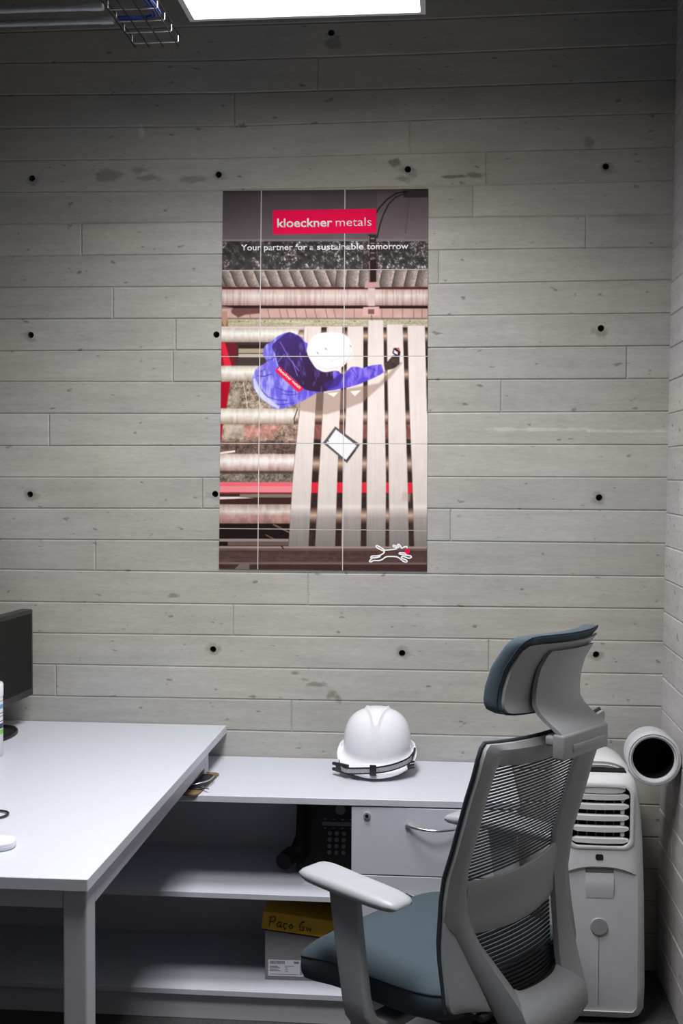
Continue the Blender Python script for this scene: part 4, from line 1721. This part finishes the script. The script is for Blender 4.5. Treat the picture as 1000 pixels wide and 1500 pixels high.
rect(318, 705.5, 640, 722, (232, 128, 134))
rect(318, 705.5, 640, 711.5, (218, 100, 110))
rect(318, 720.5, 640, 722.5, (120, 40, 44))
rect(318, 722.5, 436, 739, (58, 36, 32))
poly([(318, 727), (352, 727), (372, 729), (318, 731)], (214, 204, 196))
rect(352, 723, 430, 728, (140, 126, 114), 1, .8)
roller(318, 430, 738, 767, (206, 196, 182), (112, 82, 74))
rect(318, 752, 430, 766, tex((168, 116, 106), .25, n_mid), 6, .5)
rect(318, 766.5, 640, 802, (30, 20, 20))
stroke([(402, 768), (426, 780)], 2.2, (122, 90, 84))
stroke([(390, 783), (404, 790)], 1.6, (104, 76, 70))
rect(318, 789, 424, 793, (140, 128, 120))
rect(334, 793, 424, 799, (98, 80, 74))
# gaps under the strips: dark bed, roller glints, red beam
gap_poly = [(470, 478), (630, 478), (630, 802), (424, 802), (436, 700), (440, 600)]
poly(gap_poly, tex((52, 38, 34), .25, n_mid))
for v0, v1 in ((482, 500), (538, 556), (599, 619), (666, 690), (742, 766)):
    poly([(440, v0), (630, v0), (630, v1), (432, v1)], lambda u, v, i, v0=v0, v1=v1: (lambda q: np.stack([70 + 150 * q, 52 + 136 * q, 44 + 120 * q], -1))(np.clip(1 - np.abs((v - v0) / (v1 - v0) - .5) * 2, 0, 1) ** 1.2), 1.5, .85)
poly([(440, 620), (630, 620), (630, 642), (432, 642)], tex((150, 92, 84), .3, n_mid), 3, .7)
rect(430, 705.5, 640, 721, (206, 40, 58), 1)
# the strips
strips = [[(447, 477, 472), (440, 600, 463), (430, 700, 458), (424, 801, 453)], [(480, 477, 503), (474, 600, 499), (468, 700, 495), (463, 801, 492)],
          [(510, 477, 533), (508, 600, 533), (504, 700, 531), (501, 801, 529)], [(540, 468, 562), (539, 600, 564), (538, 700, 566), (538, 801, 565)],
          [(567, 474, 590), (569, 600, 594), (570, 700, 597), (571, 801, 599)], [(597, 476, 622), (600, 600, 625), (604, 700, 630), (607, 801, 634)]]


def strip_col(u, v, i):
    s_ = 222 + 8 * (n_big[i] - .5) + 10 * (n_vert[i] - .5) + 6 * (n_fine[i] - .5)
    s_ = s_ - 20 * np.clip((v - 620) / 120, 0, 1) - 8 * np.clip((520 - v) / 45, 0, 1)
    dk = np.clip((v - 744) / 14, 0, 1)
    s_ = s_ * (1 - dk) + dk * (158 - .75 * (v - 750) + 12 * (n_vert[i] - .5))
    s_ += 14 * np.exp(-((v - 741) / 3.0) ** 2)
    return np.stack([s_ * 1.0, s_ * .948, s_ * .915], -1)


for st_ in strips:
    pl = [(a, v) for a, v, b in st_] + [(b, v) for a, v, b in st_[::-1]]
    poly(pl, strip_col, .9)
    stroke([(a, v) for a, v, b in st_], .8, (128, 108, 98), .7)
for u0, v0 in ((452, 480), (482, 478)):
    stroke([(u0, v0), (u0 - 2, v0 + 40)], 1.2, (180, 164, 150), .5)
poly([(590, 720), (602, 722), (600, 734), (588, 732)], (186, 160, 148), 4, .6)
# shadow of the worker printed on the strips
poly([(440, 560), (476, 574), (556, 560), (574, 541), (582, 528), (590, 530), (572, 552), (532, 588), (506, 598), (478, 606), (440, 600)], (150, 122, 108), 3, .62)
poly([(480, 575), (490, 580), (497, 573)], (236, 222, 210))
poly([(514, 572), (521, 579), (530, 570)], (236, 222, 210))
# bottom beam
rect(316, 800.5, 640, 840, tex((78, 58, 54), .14, n_mid, n_hor))
rect(316, 800, 640, 803.2, (150, 130, 124), 1)
rect(316, 804.5, 640, 805.6, (136, 116, 110), 1, .7)
rect(316, 823.5, 640, 826.5, (112, 92, 86), 1)
rect(316, 827, 640, 840, tex((62, 42, 40), .14, n_mid))
poly([(352, 826), (366, 825), (366, 838), (340, 838)], (106, 98, 94))
stroke([(413, 799.5), (417, 804)], 1.6, (40, 30, 28))
# worker: coat, dark yoke, patch, arm, glove, helmet
w5 = lambda pts: [(360 + a * .24, 470 + b * .24) for a, b in pts]


def coat(u, v, i):
    f_ = np.clip((n_diag[i] - .42) * 3.2, 0, 1)
    q = np.clip((u - 372) / 60, 0, 1)
    a = np.array((168, 168, 228.0))
    b = np.array((92, 78, 196.0))
    mixv = np.clip(.30 * q + .75 * (1 - f_) * .9, 0, 1)[:, None]
    return a * (1 - mixv) + b * mixv


poly(round_off(w5([(265, 65), (330, 85), (372, 130), (392, 200), (440, 290), (540, 300), (570, 330), (600, 400), (490, 425), (430, 440), (330, 495), (220, 533), (170, 525), (140, 500), (90, 460), (52, 400), (44, 345), (70, 285), (130, 245), (110, 205), (120, 150), (160, 122), (200, 90)])), coat, 1.0)
for a, b, cc in (((75, 330), (160, 320), 3), ((60, 360), (140, 460), 2.4), ((140, 460), (260, 480), 2.6), ((130, 240), (200, 200), 2.6), ((220, 440), (330, 440), 2.2), ((190, 400), (300, 430), 2), ((80, 300), (120, 290), 2), ((160, 500), (300, 495), 2)):
    stroke(w5([a, ((a[0] + b[0]) / 2, (a[1] + b[1]) / 2 + 8), b]), cc * .5, (58, 46, 150), .8)
poly(w5([(48, 350), (60, 345), (110, 440), (210, 520), (200, 532), (140, 500), (90, 460), (55, 405)]), (206, 214, 244), 2, .8)


def yoke(u, v, i):
    q = np.clip(((u - 405) + (v - 490)) / 110, 0, 1)[:, None]
    f_ = (np.clip((n_diag[i] - .62) * 5, 0, 1) * .55)[:, None]
    c = np.array((66, 48, 118.0)) * (1 - q) + np.array((52, 34, 62.0)) * q
    return c * (1 - f_) + np.array((116, 96, 190.0)) * f_


poly(round_off(w5([(265, 65), (300, 75), (335, 95), (372, 140), (392, 205), (440, 290), (540, 298), (580, 312), (575, 370), (550, 400), (490, 425), (420, 425), (358, 408), (300, 350), (250, 310), (205, 268), (185, 200), (165, 150), (205, 105)])), yoke, 1.0)
for a, b in (((215, 125), (260, 205)), ((255, 205), (330, 300)), ((335, 190), (345, 235)), ((240, 200), (200, 245)), ((290, 240), (320, 330))):
    stroke(w5([a, b]), 1.4, (132, 110, 205), .75)
poly(w5([(362, 125), (382, 130), (386, 180), (372, 190)]), (104, 88, 200))
poly(w5([(210, 272), (358, 408), (325, 431), (182, 300)]), (216, 30, 66))
poly(round_off(w5([(540, 300), (600, 320), (645, 278), (690, 276), (720, 282), (765, 268), (838, 262), (848, 304), (790, 340), (745, 360), (700, 380), (640, 398), (600, 405), (500, 420), (540, 370)])), lambda u, v, i: (lambda q: np.stack([86 + 50 * q, 70 + 44 * q, 186 + 34 * q], -1))(np.clip((n_diag[i] - .38) * 3 - (v - 545) * .02, 0, 1)), 1.0)
poly(w5([(480, 380), (545, 345), (590, 312), (600, 330), (570, 390), (500, 420)]), (58, 42, 110), 3, .8)
for a, b in (((650, 285), (690, 340)), ((745, 275), (800, 300)), ((620, 330), (610, 385)), ((790, 285), (770, 335))):
    stroke(w5([a, b]), 1.0, (58, 42, 150), .8)
poly(w5([(830, 258), (846, 256), (856, 298), (846, 306)]), (230, 200, 196))
poly(w5([(845, 258), (870, 240), (900, 205), (940, 213), (940, 258), (915, 280), (890, 290), (852, 298)]), tex((64, 54, 52), .3, n_mid))
poly(w5([(905, 160), (936, 160), (946, 184), (942, 208), (916, 210), (896, 190)]), (40, 28, 34))
poly(w5([(908, 172), (930, 186), (928, 202), (906, 190)]), (222, 212, 240))
stroke(w5([(925, 162), (942, 178)]), 1.4, (236, 120, 60))
poly(round_off(w5([(378, 180), (392, 125), (425, 85), (475, 68), (540, 65), (600, 75), (635, 105), (652, 150), (655, 190), (640, 225), (600, 270), (560, 292), (520, 304), (478, 306), (440, 285), (400, 235)])), lambda u, v, i: (lambda q: np.stack([244 - 16 * q, 240 - 20 * q, 236 - 21 * q], -1))(np.clip(((u - 452) * .3 + (v - 486) * .9) / 58, 0, 1) ** 2), 1.0)
stroke(w5([(388, 200), (410, 240), (450, 275), (500, 290), (560, 278)]), 1.1, (196, 188, 186), .8)
stroke(w5([(520, 245), (600, 215), (645, 185)]), 1.2, (206, 198, 196), .8)
stroke(w5([(560, 285), (620, 240), (652, 190)]), 1.0, (186, 176, 174), .7)
for a in ((490, 162), (440, 187), (640, 145)):
    stroke(w5([a, (a[0] + 8, a[1] + 8)]), 1.2, (120, 116, 116))
# clipboard lying on the strips
c2_ = lambda pts: [(310 + a * .33, 550 + b * .33) for a, b in pts]
poly(c2_([(552, 222), (662, 303), (604, 386), (497, 296)]), (88, 82, 84))
poly(c2_([(555, 236), (646, 308), (600, 371), (513, 296)]), (242, 238, 240))
for k in range(5):
    stroke(c2_([(545 + 9 * k - 4 * k, 255 + 14 * k), (595 + 8 * k - 6 * k, 294 + 12 * k)]), .6, (198, 196, 206), .7)
stroke(c2_([(604, 372), (640, 330)]), 2.0, (44, 38, 40))
stroke(c2_([(517, 284), (523, 289)]), 1.4, (70, 66, 70))

ink = img / 255.0
ink = np.where(ink <= .04045, ink / 12.92, ((ink + .055) / 1.055) ** 2.4)
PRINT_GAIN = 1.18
ink = np.clip(ink * PRINT_GAIN * (1 + .15 * np.clip((420 - Vv) / 60, 0, 1))[..., None], 0, .87)  # upper print painted brighter to make up for weaker lamp light there
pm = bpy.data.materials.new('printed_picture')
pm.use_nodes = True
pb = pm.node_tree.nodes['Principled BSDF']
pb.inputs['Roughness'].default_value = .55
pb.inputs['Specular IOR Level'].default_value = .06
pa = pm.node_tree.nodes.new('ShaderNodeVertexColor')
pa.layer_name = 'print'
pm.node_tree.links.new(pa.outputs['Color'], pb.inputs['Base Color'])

PO = -po.location
bm = BM()
prism(bm, [(P_TL[0], PY + .001, P_TL[1]), (P_BL[0], PY + .001, P_BL[1]), (P_BR[0], PY + .001, P_BR[1]), (P_TR[0], PY + .001, P_TR[1])], (0, .0018, 0))
bmesh.ops.translate(bm, vec=PO, verts=bm.verts)
obj('backing_sheet', bm, M['sheet_edge'], po)
CS = [0, .189, .598, 1]
CT_ = [0, .2086, .4353, .665, .892, 1]
GAPX, GAPY = .0020, .0011
for r_ in range(5):
    for c_ in range(3):
        s0, s1 = CS[c_] + (GAPX if c_ else 0), CS[c_ + 1] - (GAPX if c_ < 2 else 0)
        t0, t1 = CT_[r_] + (GAPY if r_ else 0), CT_[r_ + 1] - (GAPY if r_ < 4 else 0)
        nx, ny = max(2, int((s1 - s0) * NX)), max(2, int((t1 - t0) * NY))
        sv, tv = np.linspace(s0, s1, nx + 1), np.linspace(t0, t1, ny + 1)
        SV, TV = np.meshgrid(sv, tv)
        X, Z = quad(SV, TV)
        nv = SV.size
        co = np.zeros((nv + 4, 3))
        co[:nv, 0], co[:nv, 1], co[:nv, 2] = X.ravel(), PY, Z.ravel()
        cr = [0, nx, nv - 1, nv - 1 - nx]
        for q in range(4):
            co[nv + q] = co[cr[q]]
            co[nv + q, 1] = PY + .0012
        co += np.array(PO)
        ii = np.arange(ny)[:, None] * (nx + 1) + np.arange(nx)[None]
        faces = np.stack([ii, ii + nx + 1, ii + nx + 2, ii + 1], -1).reshape(-1, 4)
        nf = len(faces)
        me = bpy.data.meshes.new('poster_sheet')
        me.vertices.add(nv + 4)
        me.vertices.foreach_set('co', co.ravel())
        sides = np.array([[cr[q], cr[(q + 1) % 4], nv + (q + 1) % 4, nv + q] for q in range(4)])
        faces = np.concatenate([faces, sides])
        me.loops.add(faces.size)
        me.loops.foreach_set('vertex_index', faces.ravel().astype(np.int32))
        me.polygons.add(len(faces))
        me.polygons.foreach_set('loop_start', np.arange(0, faces.size, 4, dtype=np.int32))
        me.update(calc_edges=True)
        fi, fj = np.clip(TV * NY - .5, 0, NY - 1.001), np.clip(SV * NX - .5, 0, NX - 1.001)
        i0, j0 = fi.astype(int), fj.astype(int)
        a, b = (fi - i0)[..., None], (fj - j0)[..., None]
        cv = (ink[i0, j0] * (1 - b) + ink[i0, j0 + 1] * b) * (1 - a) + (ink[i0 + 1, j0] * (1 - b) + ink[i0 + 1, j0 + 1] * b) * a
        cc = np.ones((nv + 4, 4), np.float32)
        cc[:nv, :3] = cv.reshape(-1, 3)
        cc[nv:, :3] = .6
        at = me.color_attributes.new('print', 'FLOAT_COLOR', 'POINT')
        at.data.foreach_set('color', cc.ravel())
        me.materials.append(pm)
        o = bpy.data.objects.new('poster_sheet', me)
        COL.objects.link(o)
        o.parent = po


def art(u, v):
    """artwork point -> wall point"""
    t = (v - 278.5) / (835.0 - 278.5)
    l, r = 327 + (321 - 327) * t, 627 + (625 - 627) * t
    return quad((u - l) / (r - l), t)


def P_(nm, bm, m):
    bmesh.ops.translate(bm, vec=PO, verts=bm.verts)
    return obj(nm, bm, m, po)


bm = BM()
a, b, c_, d_ = art(400.5, 307.5), art(400.8, 342.5), art(552, 341.5), art(552, 306.5)
prism(bm, [(p[0], PY - .0002, p[1]) for p in (a, b, c_, d_)], (0, -.0004, 0))
P_('red_banner', bm, M['print_red'])
a, b = art(407, 332.2), art(488, 331.8)
P_('bold_lettering', text_bm('kloeckner', a[0], b[0], a[1], .0285, PY - .0007, .018, slope=(b[1] - a[1]) / (b[0] - a[0])), M['print_white'])
a, b = art(493, 331.6), art(545, 331.2)
P_('light_lettering', text_bm('metals', a[0], b[0], a[1], .0285, PY - .0007, -.004, slope=(b[1] - a[1]) / (b[0] - a[0])), M['print_white'])
for wd, u0, u1, bo in (('Your partner for a', 353.5, 460.5, .016), ('sustainable', 465.5, 533.5, .024), ('tomorrow', 538, 598.5, .016)):
    a, b = art(u0, 365.6 - (u0 - 353) * .002), art(u1, 365.6 - (u1 - 353) * .002)
    P_('slogan_lettering', text_bm(wd, a[0], b[0], a[1], .0200, PY - .0004, bo, slope=(b[1] - a[1]) / (b[0] - a[0])), M['print_white'])
# patch lettering on the coat
bm = text_bm('kloeckner metals', 0, .094, 0, .0100, 0, .01)
p0, p1 = w5([(200, 294)])[0], w5([(340, 418)])[0]
a, b = art(*p0), art(*p1)
ang = math.atan2(b[1] - a[1], b[0] - a[0])
bmesh.ops.transform(bm, matrix=Matrix.Translation((a[0], PY - .0003, a[1])) @ Matrix.Rotation(-ang, 4, 'Y'), verts=bm.verts)
P_('patch_lettering', bm, M['print_white'])
# running dog outline with a red ball in the lower right corner
lg = lambda pts: [art(530 + a * .1, 780 + b * .1) for a, b in pts]


def line_bm(lines, w):
    b_ = BM()
    for ln_ in lines:
        q = smooth_path([(p[0], 0, p[1]) for p in lg(ln_)], 4)
        rw_ = []
        for i, p in enumerate(q):
            t = (q[min(i + 1, len(q) - 1)] - q[max(i - 1, 0)])
            t = t.normalized() if t.length > 0 else Vector((1, 0, 0))
            n_ = Vector((-t.z, 0, t.x)) * w / 2
            rw_.append([tuple(p + n_ + Vector((0, PY - .0007, 0))), tuple(p - n_ + Vector((0, PY - .0007, 0)))])
        sheet(b_, rw_, (0, .0005, 0))
    return b_


dog = [[(505, 228), (420, 240), (345, 245), (330, 238), (280, 205), (232, 180), (215, 192), (235, 215), (300, 248), (335, 265), (325, 290), (280, 320), (230, 332), (165, 335), (140, 350), (150, 362), (220, 358), (280, 340)],
       [(160, 370), (130, 395), (122, 415), (140, 422), (180, 402), (260, 400), (310, 380), (360, 345), (430, 338), (510, 342), (550, 360), (600, 400), (640, 420), (665, 408), (650, 388), (610, 372), (582, 352), (600, 335), (640, 345), (690, 362), (725, 348), (715, 328), (660, 318), (590, 308), (552, 298), (556, 285), (590, 282), (640, 290), (660, 300)],
       [(505, 228), (515, 212), (480, 200), (462, 185), (475, 172), (505, 185), (535, 208), (545, 190), (525, 172), (540, 158), (560, 172), (580, 205), (590, 215), (620, 198), (660, 192), (664, 215)]]
P_('dog_emblem', line_bm(dog, .0042), M['print_white'])
bm = BM()
cx, cz = lg([(668, 262)])[0]
prism(bm, [(cx + .0078 * math.cos(2 * math.pi * k / 24), PY - .0008, cz + .0082 * math.sin(2 * math.pi * k / 24)) for k in range(24)], (0, .0005, 0))
P_('ball_emblem', bm, M['print_red'])
